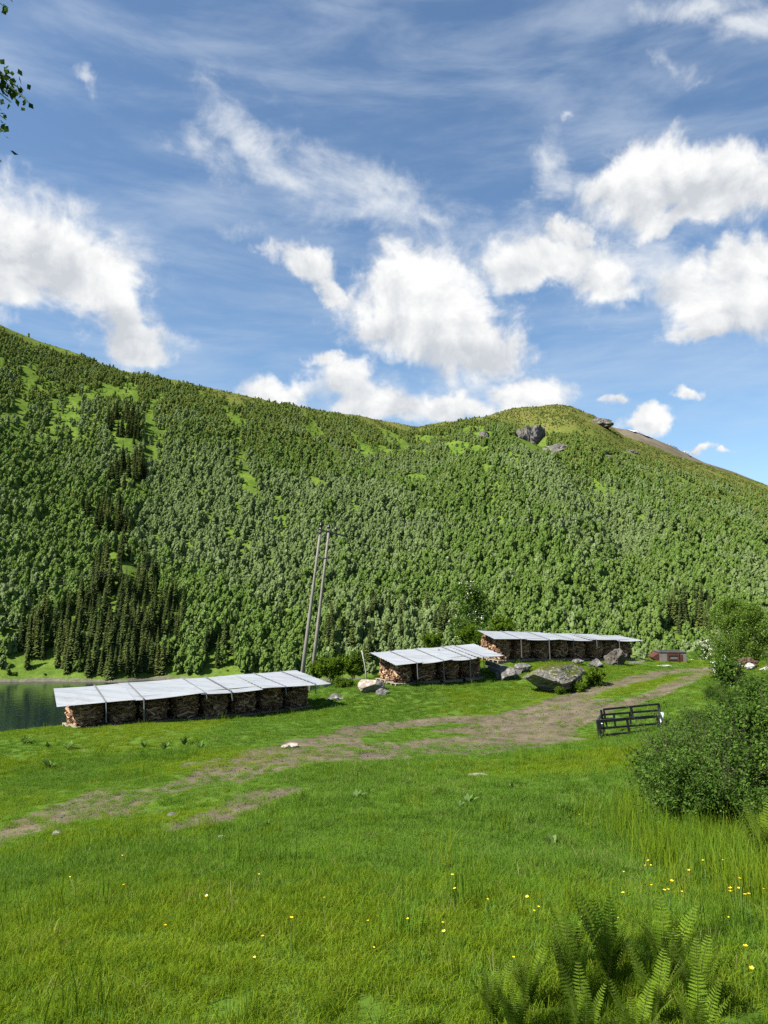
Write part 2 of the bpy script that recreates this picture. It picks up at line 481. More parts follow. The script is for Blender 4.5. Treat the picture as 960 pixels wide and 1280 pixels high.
def polyline_field(x, y, pts):
    """largest (1 - dist/width) over a polyline of (x, y, width)"""
    best = np.full(x.shape, -9.0)
    for (ax, ay, aw), (bx, by, bw) in zip(pts[:-1], pts[1:]):
        dx, dy = bx - ax, by - ay
        t = np.clip(((x - ax) * dx + (y - ay) * dy) / (dx * dx + dy * dy + 1e-9), 0, 1)
        d = np.hypot(x - ax - t * dx, y - ay - t * dy)
        best = np.maximum(best, 1 - d / (aw + (bw - aw) * t))
    return best


def gl(*pts):
    out = []
    for px, py, w in pts:
        g = G(px, py); out.append((g[0], g[1], w))
    return out


TRACK = [
    gl((900, 836, .9), (862, 838, .7), (830, 842, .62), (780, 853, .6), (730, 867, .65), (665, 892, .9), (610, 915, 1.2)),
    gl((900, 837, .7), (872, 845, .6), (840, 859, .6), (790, 876, .6), (740, 890, .8), (680, 912, 1.0), (625, 938, 1.0)),
    gl((745, 876, .7), (690, 897, 1.1), (620, 925, 1.4), (560, 937, 1.7), (480, 938, 1.7), (420, 942, 1.5), (350, 950, 1.3), (250, 974, .62), (150, 1002, .34), (60, 1030, .42), (0, 1050, .45), (-80, 1075, .25)),
    gl((640, 898, .7), (560, 900, .9), (470, 908, .8), (400, 928, 1.0), (350, 945, .8)),
    gl((430, 936, 2.0), (300, 962, 1.9), (150, 1000, 1.5), (0, 1042, 1.3), (-80, 1068, 1.0)),
    gl((335, 990, .40), (318, 1000, .35), (280, 1015, .40), (240, 1032, .33), (225, 1038, .22)),
]


def dirt(x, y):
    f = np.full(np.shape(x), -9.0)
    for k, t in enumerate(TRACK):
        f = np.maximum(f, polyline_field(x, y, t) - (.22, .48)[k == 4] * (k in (3, 4)))
    n = (1.7 + 1.3 * sstep(22, 15, y)) * fbm(x * .9 + 5, y * .9, 21, 5)
    near = sstep(0, 1, (34 - y) / 12)
    n = n * (.35 + .65 * near)
    return np.clip(f, -3, .6) + n + .10


gx = np.unique(np.r_[np.linspace(-260, -46, 18), np.linspace(-46, -17, 40), np.arange(-17, 22, .12), np.linspace(22, 60, 50), np.linspace(60, 280, 18)])
gy = np.unique(np.r_[np.linspace(-40, -12, 10), np.linspace(-12, 3, 40), np.arange(3, 44, .12), np.linspace(44, 70, 60), np.linspace(70, 170, 40)])
X, Y = np.meshgrid(gx, gy)
Z = height(X, Y)
D = dirt(X, Y)
Z = Z - .035 * sstep(0, .3, D) + sstep(0, .2, D) * (.05 * fbm(X * 3, Y * 3, 31, 3))
V = np.stack([X, Y, Z], -1).reshape(-1, 3)
ny, nx = X.shape
i = (np.arange(ny - 1)[:, None] * nx + np.arange(nx - 1)[None]).ravel()
F = np.stack([i, i + 1, i + nx + 1, i + nx], 1)
Dm = D.ravel()[F].mean(1)
isd = Dm > 0


def sub_mesh(V, F):
    u, inv = np.unique(F, return_inverse=True)
    return V[u], inv.reshape(F.shape)


v_, f_ = sub_mesh(V, F[~isd])
tag(obj('ground', mk_mesh('ground', v_, [f_], True), M['turf']), 'grassy sloping ground that drops away to the lake', 'ground', kind='structure')
v_, f_ = sub_mesh(V, F[isd])
tag(obj('dirt_track', mk_mesh('dirt_track', v_, [f_], True), M['dirt']), 'rutted grey-brown dirt track running past the woodpiles', 'track', kind='structure')

# lake
lb = MB(); lb.add([(-1600, 60, LAKE), (1600, 60, LAKE), (1600, 700, LAKE), (-1600, 700, LAKE)], [[0, 1, 2, 3]])
tag(lb.build('lake', M['lake']), 'dark still lake below the far slope', 'lake', kind='structure')

# ------------------------------------------------------------------ the opposite hillside
ridge_px = [(-420, 250), (-200, 320), (0, 402), (50, 421), (100, 441), (150, 456), (200, 467), (300, 489), (400, 509), (480, 522), (520, 528), (560, 524), (600, 519), (640, 509), (690, 503),
            (715, 506), (742, 517), (780, 541), (820, 556), (860, 572), (900, 585), (960, 604), (1100, 650), (1300, 690), (1500, 700)]
ridge_Y = np.interp([p[0] for p in ridge_px], [-420, 0, 300, 500, 690, 960, 1500], [820, 860, 930, 1050, 1120, 960, 900])
ra, rz = [], []
for (px, py), yy in zip(ridge_px, ridge_Y):
    q = P(px, py, yy); ra.append(q[0] / yy); rz.append(q[2])
ra = np.array(ra); rz = np.array(rz) - 4.0
SHORE = 408.0


def shore_y(a):
    return SHORE + 8 * fbm(np.asarray(a) * 14, np.asarray(a) * 0 + 2, 44, 3) * 2 - 12 * np.clip(-a - .45, 0, .2) / .1


gully_px = [(655, 545), (672, 590), (705, 640), (745, 695), (790, 745), (830, 790)]
_gp = []
for (px, py), t in zip(gully_px, (.84, .70, .55, .39, .25, .13)):
    _gp.append((((px - 480) / FPX), t))
_ga = np.array([g_[0] for g_ in _gp]); _gt = np.array([g_[1] for g_ in _gp])


def hill_z(a, y):
    a = np.asarray(a, float); y = np.asarray(y, float)
    yr = np.interp(a, ra, ridge_Y); zr = np.interp(a, ra, rz)
    ys = shore_y(a)
    t = (y - ys) / (yr - ys)
    tc = np.clip(t, 0, 1)
    f = 1.10 * tc - .10 * tc * tc
    f = f + .02 * np.sin(np.clip(tc, 0, 1) * np.pi)
    z = LAKE + (zr - LAKE) * f
    x = a * y
    env = np.sin(np.pi * np.clip(t, 0, 1)) ** .7
    z = z + env * (44 * fbm(x / 130 + y / 260, y / 300 - x / 500, 61, 4) + 7 * fbm(x / 34, y / 50, 71, 3))
    ga = np.interp(tc, _gt[::-1], _ga[::-1])
    s = (a - ga) * y
    inside = sstep(.05, .25, tc) * (1 - sstep(.84, .95, tc))
    z = z + inside * (-17 * np.exp(-(s / 26) ** 2) + 20 * np.exp(-((s + 62) / 45) ** 2))
    z = z + 2.6 * fbm(x / 22, y / 22, 81, 3) * sstep(0, .05, t) + 5 * fbm(x / 45, a * 0, 83, 3) * sstep(.8, 1, t)
    back = np.maximum(0, y - yr)
    z = z - .35 * (np.sqrt(back ** 2 + 900) - 30)
    z = np.where(t < 0, LAKE + t * 60, z)
    return z


aa = np.linspace(-.98, 1.02, 620)
tt = np.r_[np.linspace(-.08, 0, 6)[:-1], np.linspace(0, 1.0, 300), np.linspace(1.01, 1.6, 24)]
A, T = np.meshgrid(aa, tt)
yr = np.interp(A, ra, ridge_Y); ysh = shore_y(A)
HY = ysh + (yr - ysh) * T
HZ = hill_z(A, HY)
V = np.stack([A * HY, HY, HZ], -1).reshape(-1, 3)
ny, nx = A.shape
i = (np.arange(ny - 1)[:, None] * nx + np.arange(nx - 1)[None]).ravel()
F = np.stack([i, i + 1, i + nx + 1, i + nx], 1)
me = mk_mesh('hillside', V, [F], True)


def heath_f(a, y, z):
    yr = np.interp(a, ra, ridge_Y); ys = shore_y(a)
    t = (y - ys) / (yr - ys)
    lim = np.interp(a, [-.6, -.2, .05, .2, .3, .6], [.97, .93, .88, .76, .78, .84])
    return sstep(-.09, .12, t - lim + .22 * fbm(a * y / 60, y / 60, 91, 3))


at = me.attributes.new('heath', 'FLOAT', 'POINT')
at.data.foreach_set('value', heath_f(V[:, 0] / V[:, 1], V[:, 1], V[:, 2]).astype(np.float32))
tag(obj('hillside', me, M['hill']), 'steep wooded hillside across the lake with a rounded top', 'hillside', kind='structure')

# brown ridge behind, with snow
fr = [(700, 560), (745, 530), (770, 538), (790, 541), (812, 549), (840, 561), (860, 571), (880, 581), (915, 592), (960, 610), (1100, 640)]
rows = []
for k, dy in enumerate((0, 60, 160, 420)):
    for px, py in fr:
        q = P(px, py - 3, 1500 + dy * (-1 if k else 1))
        q2 = P(px, py - 3, 1500)
        rows.append((q2[0] * (1500 - dy) / 1500, 1500 - dy, q2[2] - .45 * dy + 12 * float(fbm(px / 40., k * 1.3, 5, 3)) * (k > 0)))
for px, py in fr:
    q2 = P(px, py - 3, 1500); rows.append((q2[0], 1800, q2[2] - 120))
rows = np.array(rows); w = len(fr)
Q = []
for k in range(4):
    a0, b0 = (k, k + 1) if k < 3 else (4, 0)
    for j in range(w - 1):
        Q.append([a0 * w + j, a0 * w + j + 1, b0 * w + j + 1, b0 * w + j])
tag(obj('far_ridge', mk_mesh('far_ridge', rows, [np.array(Q)], True), M['far_heath']), 'bare brown mountain ridge showing behind the hill', 'ridge', kind='structure')
sb = MB()
for (xa, ya, xb, yb, d0, d1) in ((781, 540, 792, 546, 4, 18), (793, 546, 812, 556, 3, 16), (833, 561, 846, 566, 3, 8), (852, 570, 860, 575, 3, 12)):
    pts = []
    n = 8
    for j in range(n + 1):
        u = j / n
        px = xa + (xb - xa) * u
        yt = np.interp(px, [f0[0] for f0 in fr], [f0[1] for f0 in fr]) - 3
        q = P(px, yt, 1500)
        wob = 2 * math.sin(j * 2.1)
        pts.append((q[0], 1500 - d0, q[2] - .45 * d0 + 1.2))
        dd = d0 + (d1 - d0) * math.sin(math.pi * max(.08, min(.95, u))) + wob
        pts.append((q[0] + 3, 1500 - dd, q[2] - .45 * dd + 1.4))
    sb.add(pts, [[2 * j, 2 * j + 1, 2 * j + 3, 2 * j + 2] for j in range(n)])
tag(sb.build('snow', M['snow']), 'thin remnants of snow lying along the brown ridge', 'snow', kind='stuff')


# ------------------------------------------------------------------ rocks
def rock_mesh(name, dims, seed, cuts=14, rough=.18, sub=5, freq=1.6):
    bm = bmesh.new()
    bmesh.ops.create_icosphere(bm, subdivisions=sub, radius=1)
    rg = random.Random(seed)
    pl = []
    for _ in range(cuts):
        n = Vector((rg.gauss(0, 1), rg.gauss(0, 1), rg.gauss(0, 1))).normalized()
        pl.append((n, rg.uniform(.55, .92)))
    off = Vector((seed * 3.7, seed * 1.3, seed * 7.1))
    for v in bm.verts:
        p = v.co.copy()
        for n, d in pl:
            e = p.dot(n) - d
            if e > 0: p -= n * e
        p += v.co * (rough * mnoise.fractal(p * freq + off, .9, 2.1, 5) * .6 + rough * .25 * mnoise.turbulence(p * freq * 3 + off, 3, True))
        v.co = Vector((p.x * dims[0], p.y * dims[1], p.z * dims[2]))
    me = bpy.data.meshes.new(name); bm.to_mesh(me); bm.free()
    me.polygons.foreach_set('use_smooth', np.full(len(me.polygons), False))
    return me


def rock(name, label, cat, loc, dims, mat, seed, rz=0., group=None, **kw):
    o = obj(name, rock_mesh(name, dims, seed, **kw), mat)
    o.location = loc; o.rotation_euler = (0, 0, rz)
    return tag(o, label, cat, group)


def hill_pt(px, py):
    r = ray(px, py); r = r / r[1]
    ys = np.linspace(395, 1150, 3000)
    h = hill_z(np.full_like(ys, r[0]), ys)
    i = np.argmax(r[2] * ys < h)
    return np.array([r[0] * ys[i], ys[i], h[i]])


cl = [((668, 552), (17, 12, 20), 3, 'tall grey cliff outcrop beside the gully below the summit'),
      ((690, 566), (22, 13, 9), 8, 'broad pale rock slab at the foot of the tall cliff'),
      ((652, 548), (8, 8, 15), 4, 'dark rock buttress just left of the tall cliff'),
      ((605, 545), (14, 8, 8), 5, 'low dark outcrop on the slope left of the cliff'),
      ((748, 530), (20, 9, 6), 7, 'narrow dark crag on the shoulder right of the summit'),
      ((790, 566), (10, 7, 7), 9, 'grey crag on the right shoulder below the brown ridge'),
      ((762, 572), (9, 6, 4), 10, 'small brownish crag below the right shoulder'),
      ((738, 516), (8, 6, 4), 12, 'dark rocky knob on the skyline right of the summit')]
for (pp, dm, sd, lab) in cl:
    q = hill_pt(*pp)
    dm2 = tuple((1.45 if dm[0] > 15 else .9) * v for v in dm)
    rock('cliff', lab, 'cliff', (q[0], q[1] + dm2[1] * .35, q[2]), dm2, M['cliff'], sd, rz=.3 * sd, group='rock outcrops on the hillside', cuts=18, rough=.35, sub=4, freq=2.2)
# bare soil scar
q = [hill_pt(848, 700), hill_pt(858, 722)]
sb = MB(); pts = []
for j in range(9):
    u = j / 8; p = q[0] * (1 - u) + q[1] * u
    p = np.array([p[0], p[1], 0]); w_ = (2 + 5 * u * (1.2 - u) * 2) + math.sin(j * 3) * 1.2
    for sx in (-1, 1):
        x_, y_ = p[0] + sx * w_ / 2, p[1]
        pts.append((x_, y_, float(hill_z(x_ / y_, y_)) + 1.5))
sb.add(pts, [[2 * j, 2 * j + 1, 2 * j + 3, 2 * j + 2] for j in range(8)])
tag(sb.build('soil_scar', M['scar']), 'thin brown landslip scar on the right slope', 'bare soil', kind='structure')
# shoreline strip
sb = MB(); pts = []
av = np.linspace(-.56, .1, 260)
ys_ = shore_y(av)
for k, (a_, y_) in enumerate(zip(av, ys_)):
    w1 = .3 + 1.6 * (fbm(np.array(a_ * 60), np.array(1.), 7, 3) + .5)
    pts.append((a_ * (y_ - 1.5), y_ - 1.5, LAKE - .1))
    pts.append((a_ * (y_ + w1), y_ + w1, float(hill_z(a_, y_ + w1)) + .5))
sb.add(pts, [[2 * j, 2 * j + 2, 2 * j + 3, 2 * j + 1] for j in range(len(av) - 1)])
M['shore'] = surface('shore_stones', [(.3, (.040, .045, .022)), (.7, (.11, .10, .07))], .6, bump=.6, bdist=.5)
tag(sb.build('shore', M['shore']), 'pale stony rim along the far lake shore', 'shore', kind='structure')


# ------------------------------------------------------------------ trees of the hillside
_b = bmesh.new(); bmesh.ops.create_icosphere(_b, subdivisions=2, radius=1); _b.verts.ensure_lookup_table()
ICO_V = np.array([v.co for v in _b.verts]); ICO_F = np.array([[v.index for v in f.verts] for f in _b.faces]); _b.free()


def far_birch(seed, h=9.0, w=5.0, n=280, mat=None, lobes_n=13):
    """broad-leaved crown seen from afar: many ragged leaf masses plus loose sprays that break up the outline"""
    rg = np.random.default_rng(seed)
    mb = MB(); lobes = []
    for k in range(lobes_n):
        zz = .16 + .76 * (k + rg.uniform(0, 1)) / lobes_n
        rr = w / 2 * (math.sin(math.pi * min(.98, .12 + .86 * zz)) ** .8) * rg.uniform(.35, .78)
        an = k * 2.4 + rg.normal() * .5
        lobes.append((rr * math.cos(an), rr * math.sin(an), zz * h, rg.uniform(.75, 1.15) * w * .215 * (1.1 - .35 * zz)))
    for l in lobes:
        jit = 1 + rg.normal(size=len(ICO_V)) * .24
        V = ICO_V * jit[:, None] * l[3] * np.array([1, 1, rg.uniform(1.0, 1.5)])
        V[:, 2] -= .12 * (V[:, 0] ** 2 + V[:, 1] ** 2)
        mb.add(V + np.array(l[:3]), T=ICO_F)
    C, O = [], []
    for _ in range(n):
        l = lobes[rg.integers(len(lobes))]
        v = rg.normal(size=3); v /= np.linalg.norm(v)
        C.append(np.array(l[:3]) + v * l[3] * rg.uniform(.95, 1.25) * np.array([1, 1, 1.25])); O.append(v)
    C = np.array(C); O = np.array(O)
    Nv = O + rg.normal(size=(n, 3)) * .45
    Dv = np.cross(Nv, rg.normal(size=(n, 3)))
    V, F = leaf_quads(C, Dv, Nv, rg.uniform(.3, .7, n), rg.uniform(.22, .5, n), .12)
    mb.add(V, F); mb.tube([(0, 0, -1), (.1, .05, h * .4), (rg.normal() * .2, rg.normal() * .2, h * .8)], [.16, .11, .03], 5)
    me = mb.mesh('birch_tree')
    me.materials.append(mat or M['birch']); me.materials.append(M['birch_bark'])
    mi = np.zeros(len(me.polygons), np.int32)
    nq = sum(len(q) for q in mb.Q)
    mi[n:nq] = 1; mi[nq + sum(len(q) for q in mb.T[:-1]):] = 1
    me.polygons.foreach_set('material_index', mi)
    return me


def far_spruce(seed, h=17.0, w=6.2):
    rg = np.random.default_rng(seed)
    C, Dv, Nv, L, W = [], [], [], [], []
    nl = 26
    for k in range(nl):
        u = (k + .5) / nl
        z = h * (.06 + .94 * u)
        r = w / 2 * (1 - u) ** .85 * rg.uniform(.8, 1.12) + .12
        nb = int(15 - 7 * u)
        a0 = rg.uniform(0, 6.28)
        for j in range(nb):
            a = a0 + j * 6.283 / nb + rg.normal() * .2
            d = np.array([math.cos(a), math.sin(a), -.45 + rg.normal() * .12])
            C.append((.05 * math.cos(a), .05 * math.sin(a), z)); Dv.append(d); Nv.append((math.cos(a) * .8 + rg.normal() * .4, math.sin(a) * .8 + rg.normal() * .4, 1))
            L.append(r * rg.uniform(.75, 1.1)); W.append(r * .62 + .18)
    C, Dv, Nv = map(np.array, (C, Dv, Nv))
    V, F = leaf_quads(C, Dv, Nv, np.array(L), np.array(W), -.18)
    mb = MB(); mb.tube([(0, 0, -1), (0, 0, h * .5), (0, 0, h)], [.22, .13, .02], 5)
    m2 = MB(); m2.add(V, F); nq = len(F)
    m2.V += mb.V; m2.Q += [q + m2.n for q in mb.Q]; m2.T += [q + m2.n for q in mb.T]
    me = m2.mesh('spruce_tree')
    me.materials.append(M['spruce']); me.materials.append(M['bark'])
    mi = np.ones(len(me.polygons), np.int32); mi[:nq] = 0
    me.polygons.foreach_set('material_index', mi)
    return me


BIRCH = [far_birch(100 + k, 8.2 + .5 * (k % 2), 4.7 + .5 * (k % 3), mat=M['birch' if k % 2 else 'birch_pale'] if k < 4 else M['alder' if k % 2 else 'birch_pale']) for k in range(6)] + [far_birch(110 + k, 7.4, 4.6 + .5 * k, mat=M['birch_high']) for k in range(2)]
SHRUB = [far_birch(200 + k, 3.6, 3.6, 90, M['shrub' if k else 'birch'], 9) for k in range(3)]
SPRUCE = [far_spruce(300 + k, 20, 6.4 + .7 * k) for k in range(4)]


def proto_coll(name, meshes):
    c = bpy.data.collections.new(name)
    for k, me in enumerate(meshes):
        o = bpy.data.objects.new('%s_%02d' % (name, k), me); c.objects.link(o)
    return c


def scatter(name, pts, rot, scl, idx, coll, label, cat, group=None):
    me = bpy.data.meshes.new(name)
    n = len(pts)
    me.vertices.add(n); me.vertices.foreach_set('co', np.asarray(pts, np.float32).ravel())
    for nm, ty, da in (('rot', 'FLOAT_VECTOR', rot), ('scl', 'FLOAT_VECTOR', scl)):
        at = me.attributes.new(nm, ty, 'POINT'); at.data.foreach_set('vector', np.asarray(da, np.float32).ravel())
    at = me.attributes.new('idx', 'INT', 'POINT'); at.data.foreach_set('value', np.asarray(idx, np.int32))
    o = bpy.data.objects.new(name, me); COL.objects.link(o)
    ng = bpy.data.node_groups.new(name + '_nodes', 'GeometryNodeTree')
    ng.interface.new_socket('Geometry', in_out='INPUT', socket_type='NodeSocketGeometry')
    ng.interface.new_socket('Geometry', in_out='OUTPUT', socket_type='NodeSocketGeometry')
    N = ng.nodes; gi = N.new('NodeGroupInput'); go = N.new('NodeGroupOutput')
    ip = N.new('GeometryNodeInstanceOnPoints'); ci = N.new('GeometryNodeCollectionInfo')
    ci.inputs['Collection'].default_value = coll; ci.inputs['Separate Children'].default_value = True; ci.inputs['Reset Children'].default_value = True
    ip.inputs['Pick Instance'].default_value = True
    ng.links.new(gi.outputs[0], ip.inputs['Points']); ng.links.new(ci.outputs[0], ip.inputs['Instance'])
    for nm, ty, so in (('rot', 'FLOAT_VECTOR', 'Rotation'), ('scl', 'FLOAT_VECTOR', 'Scale'), ('idx', 'INT', 'Instance Index')):
        na = N.new('GeometryNodeInputNamedAttribute'); na.data_type = ty; na.inputs['Name'].default_value = nm
        s = [q for q in na.outputs if q.enabled and q.name == 'Attribute'][0]
        ng.links.new(s, ip.inputs[so])
    ng.links.new(ip.outputs[0], go.inputs[0])
    md = o.modifiers.new('scatter', 'NODES'); md.node_group = ng
    return tag(o, label, cat, group, 'stuff')


# spruce stands: polygons in photo pixels on the slope
def in_poly(px, py, poly):
    inside = np.zeros(px.shape, bool); n = len(poly); j = n - 1
    for i in range(n):
        xi, yi = poly[i]; xj, yj = poly[j]
        c = ((yi > py) != (yj > py)) & (px < (xj - xi) * (py - yi) / (yj - yi + 1e-9) + xi)
        inside ^= c; j = i
    return inside


STANDS = [
    ([(22, 838), (28, 790), (75, 770), (112, 740), (118, 700), (150, 680), (185, 720), (232, 762), (228, 815), (215, 845), (140, 850), (60, 838)], 190, 'dark spruce in the big stand low on the far lake shore', 'spruces of the big lakeside stand'),
    ([(128, 530), (150, 518), (176, 528), (178, 562), (160, 560)], 30, 'dark spruce in the topmost small clump high on the left slope', 'spruces of the topmost clump'),
    ([(132, 595), (150, 578), (178, 570), (182, 600), (150, 622), (134, 622)], 30, 'dark spruce in the middle clump on the left slope', 'spruces of the middle clump'),
    ([(104, 652), (112, 628), (150, 638), (170, 655), (160, 675), (115, 668)], 30, 'dark spruce in the lower small clump above the big stand', 'spruces of the lower clump'),
    ([(395, 838), (400, 800), (420, 770), (480, 762), (560, 772), (600, 782), (600, 815), (480, 845)], 42, 'dark spruce in the band behind the middle woodpile', 'spruces behind the middle woodpile'),
    ([(250, 840), (262, 800), (290, 790), (300, 838)], 9, 'slim spruce among the birches above the long woodpile', 'spruces above the long woodpile'),
    ([(825, 790), (838, 762), (868, 745), (892, 760), (890, 800), (850, 800)], 30, 'dark bluish spruce at the foot of the right slope', 'spruces at the foot of the right slope'),
]

NT = 165000
a_ = RNG.uniform(-.80, .86, NT); t_ = RNG.uniform(0, 1, NT)
yr_ = np.interp(a_, ra, ridge_Y); ys_ = shore_y(a_)
y_ = ys_ + 3 + (yr_ - ys_) * t_ * 1.02
# even spacing in area: keep in proportion to y * (yr - ys) / sampling density
wgt = y_ * (yr_ - ys_)
keep = RNG.uniform(0, 1, NT) < np.clip(wgt / np.percentile(wgt, 92), 0, 1)
a_, y_, t_ = a_[keep], y_[keep], t_[keep]
x_ = a_ * y_; z_ = hill_z(a_, y_)
hf = heath_f(a_, y_, z_)
gap = sstep(.02, .14, fbm(x_ / 15 + y_ / 38, y_ / 70 - x_ / 160, 121, 4)) * (.30 + .70 * sstep(.10, .45, t_)) + .45 * sstep(.10, .26, fbm(x_ / 55, y_ / 60, 131, 3)) * sstep(.2, .5, t_)
dens = (1.0 - .24 * sstep(.12, .6, t_)) * (1 - .96 * np.clip(gap, 0, 1)) - .05 * hf
dens = dens * np.where((y_ - shore_y(a_) < 30) & (a_ < -.44), .25, 1)
keep = RNG.uniform(0, 1, len(a_)) < dens
a_, y_, t_, x_, z_, hf = [q[keep] for q in (a_, y_, t_, x_, z_, hf)]
hp = np.stack([x_, y_, z_], 1)
ppx, ppy = project(hp + np.array([0, 0, 3.0]))
sp_all = np.zeros(len(hp), bool)
spruce_pts = []
for poly, cnt, lab, grp in STANDS:
    # sample fresh points inside each stand
    xs_, ys2 = zip(*poly); pts = []
    tries = 0
    while len(pts) < cnt and tries < 6000:
        tries += 1
        px = random.uniform(min(xs_), max(xs_)); py = random.uniform(min(ys2), max(ys2))
        if not in_poly(np.array(px), np.array(py), poly): continue
        q = hill_pt(px, py)
        if any((q[0] - p[0]) ** 2 + (q[1] - p[1]) ** 2 < 5.0 for p in pts): continue
        pts.append(q)
    spruce_pts.append((pts, lab, grp))
    grow_poly = poly
    sp_all |= in_poly(ppx, ppy, grow_poly) & (RNG.uniform(0, 1, len(ppx)) < (.30 if 'band' in lab else .96))
hp, hf2 = hp[~sp_all], hf[~sp_all]
t_ = t_[~sp_all]
# cliffs stay clear
cp_, cq_ = project(hp)
for (pp, dm, sd, lab) in cl:
    k = np.hypot((cp_ - pp[0]) / (dm[0] * .95), (cq_ - pp[1]) / (dm[2] * .8)) > 1
    hp, hf2, cp_, cq_, t_ = hp[k], hf2[k], cp_[k], cq_[k], t_[k]
order = np.argsort(hp[:, 1]); hp, hf2, t_ = hp[order], hf2[order], t_[order]
px_, py_ = project(hp + np.array([0, 0, 5.0]))
n = len(hp)
patch = fbm(hp[:, 0] / 70, hp[:, 1] / 70, 171, 3)
size = (.74 - .31 * t_) * (1 + .35 * patch) * RNG.lognormal(0, .29, n).clip(.5, 1.7) * (1 - .35 * hf2)
isshrub = (hf2 > .35) & (RNG.uniform(0, 1, n) < hf2 * 1.1)
idx = np.where(isshrub, 8 + RNG.integers(0, 3, n), np.where(RNG.uniform(0, 1, n) < .9 * sstep(.35, .85, t_ + .5 * patch), 6 + RNG.integers(0, 2, n), np.where(RNG.normal(size=n) * .10 + patch > .0, 2 * RNG.integers(0, 3, n) + 1, 2 * RNG.integers(0, 3, n))))
rz_ = RNG.uniform(0, 6.28, n)
stretch = RNG.uniform(.85, 1.3, n)
# 300 nearest birches in the frame that nothing near hides: individuals
vis = (px_ > 0) & (px_ < 960) & (idx < 8) & ~((px_ > 465) & (py_ > 790)) & ~((px_ > 70) & (px_ < 420) & (py_ > 858)) & (py_ < 856)
ind = np.where(vis)[0][:300]
proto_b = {}
for k in ind:
    o = bpy.data.objects.new('birch_tree', BIRCH[idx[k]]); COL.objects.link(o)
    o.location = hp[k]; o.rotation_euler = (0, 0, rz_[k]); o.scale = (size[k], size[k], size[k] * stretch[k])
    tag(o, 'round-crowned birch on the lowest strip of slope above the far shore', 'birch', 'birches along the far lake shore')
rest = np.ones(n, bool); rest[ind] = False
scatter('birch_forest', hp[rest], np.stack([np.zeros(n), np.zeros(n), rz_], 1)[rest], np.stack([size, size, size * stretch], 1)[rest], idx[rest],
        proto_coll('forest_tree', BIRCH + SHRUB), 'birch forest covering the hillside up to the heath', 'forest')
print('hill trees', n, 'spruces', sum(len(s[0]) for s in spruce_pts))
flat = sorted([(q[1], tuple(q), lab, grp) for pts, lab, grp in spruce_pts for q in pts])
sres = []
for k, (_, q, lab, grp) in enumerate(flat):
    s = random.uniform(.62, 1.08); sz = s * random.uniform(.9, 1.15); spin = random.uniform(0, 6.28); v = random.randrange(4)
    if k >= 300:
        sres.append((q, (0, 0, spin), (s, s, sz), v)); continue
    o = bpy.data.objects.new('spruce_tree', SPRUCE[v]); COL.objects.link(o)
    o.location = q; o.rotation_euler = (0, 0, spin); o.scale = (s, s, sz)
    tag(o, lab, 'spruce', grp)
if sres:
    scatter('spruce_forest', [r[0] for r in sres], [r[1] for r in sres], [r[2] for r in sres], [r[3] for r in sres], proto_coll('forest_spruce', SPRUCE), 'more spruces farther up the slope', 'forest')
# undergrowth in the clearings and between the trees
NU = 26000
a_ = RNG.uniform(-.75, .8, NU); t_ = RNG.uniform(0, 1, NU); yr_ = np.interp(a_, ra, ridge_Y); ys_ = shore_y(a_); y_ = ys_ + 2 + (yr_ - ys_) * t_
w_ = y_ * (yr_ - ys_); k = RNG.uniform(0, 1, NU) < w_ / w_.max() * (.4 + .6 * vnoise(a_ * y_ / 14, y_ / 14, 9)); a_, y_, t_ = a_[k], y_[k], t_[k]
z_ = hill_z(a_, y_); n = len(a_); sc = RNG.uniform(.22, .55, n) * (1.15 - .4 * t_)
UND = [far_birch(230 + k, 3.4, 4.6, 80, M['under'] if k else M['shrub_green'], 9) for k in range(3)]
scatter('undergrowth', np.stack([a_ * y_, y_, z_ - .2], 1), np.stack([0 * a_, 0 * a_, RNG.uniform(0, 6.28, n)], 1), np.stack([sc, sc, sc * .8], 1), RNG.integers(0, 3, n), proto_coll('under', UND), 'low green scrub between the trees of the hillside', 'undergrowth')

# ------------------------------------------------------------------ grass
def tuft(seed, n, h, r, mat, wide=.004, lean=.35, seedhead=0):
    rg = np.random.default_rng(seed)
    base = rg.normal(size=(n, 2)) * r * .5
    L = h * rg.uniform(.45, 1.15, n)
    an = rg.uniform(0, 6.28, n); le = np.abs(rg.normal(size=n)) * lean + .05
    dx, dy = np.cos(an) * le, np.sin(an) * le
    sa = rg.uniform(0, 6.28, n)
    sx, sy = np.cos(sa) * wide, np.sin(sa) * wide
    V = np.zeros((n, 7, 3)); W = [1, 1, .95, .95, .6, .6]
    for j, u in enumerate((0, .4, .75)):
        b = u ** 1.7
        cx = base[:, 0] + dx * L * b; cy = base[:, 1] + dy * L * b; cz = L * (u - .25 * le * u * u) - .02
        ww = (1, .85, .55)[j]
        V[:, 2 * j] = np.stack([cx - sx * ww, cy - sy * ww, cz], 1); V[:, 2 * j + 1] = np.stack([cx + sx * ww, cy + sy * ww, cz], 1)
    V[:, 6] = np.stack([base[:, 0] + dx * L * 1.05, base[:, 1] + dy * L * 1.05, L * (1 - .4 * le) - .02], 1)
    o_ = np.arange(n)[:, None] * 7
    Q = np.concatenate([o_ + np.array([[0, 1, 3, 2]]), o_ + np.array([[2, 3, 5, 4]])])
    T = o_ + np.array([[4, 5, 6]])
    me = mk_mesh('grass_tuft', V.reshape(-1, 3), [Q, T], True)
    me.materials.append(mat)
    return me


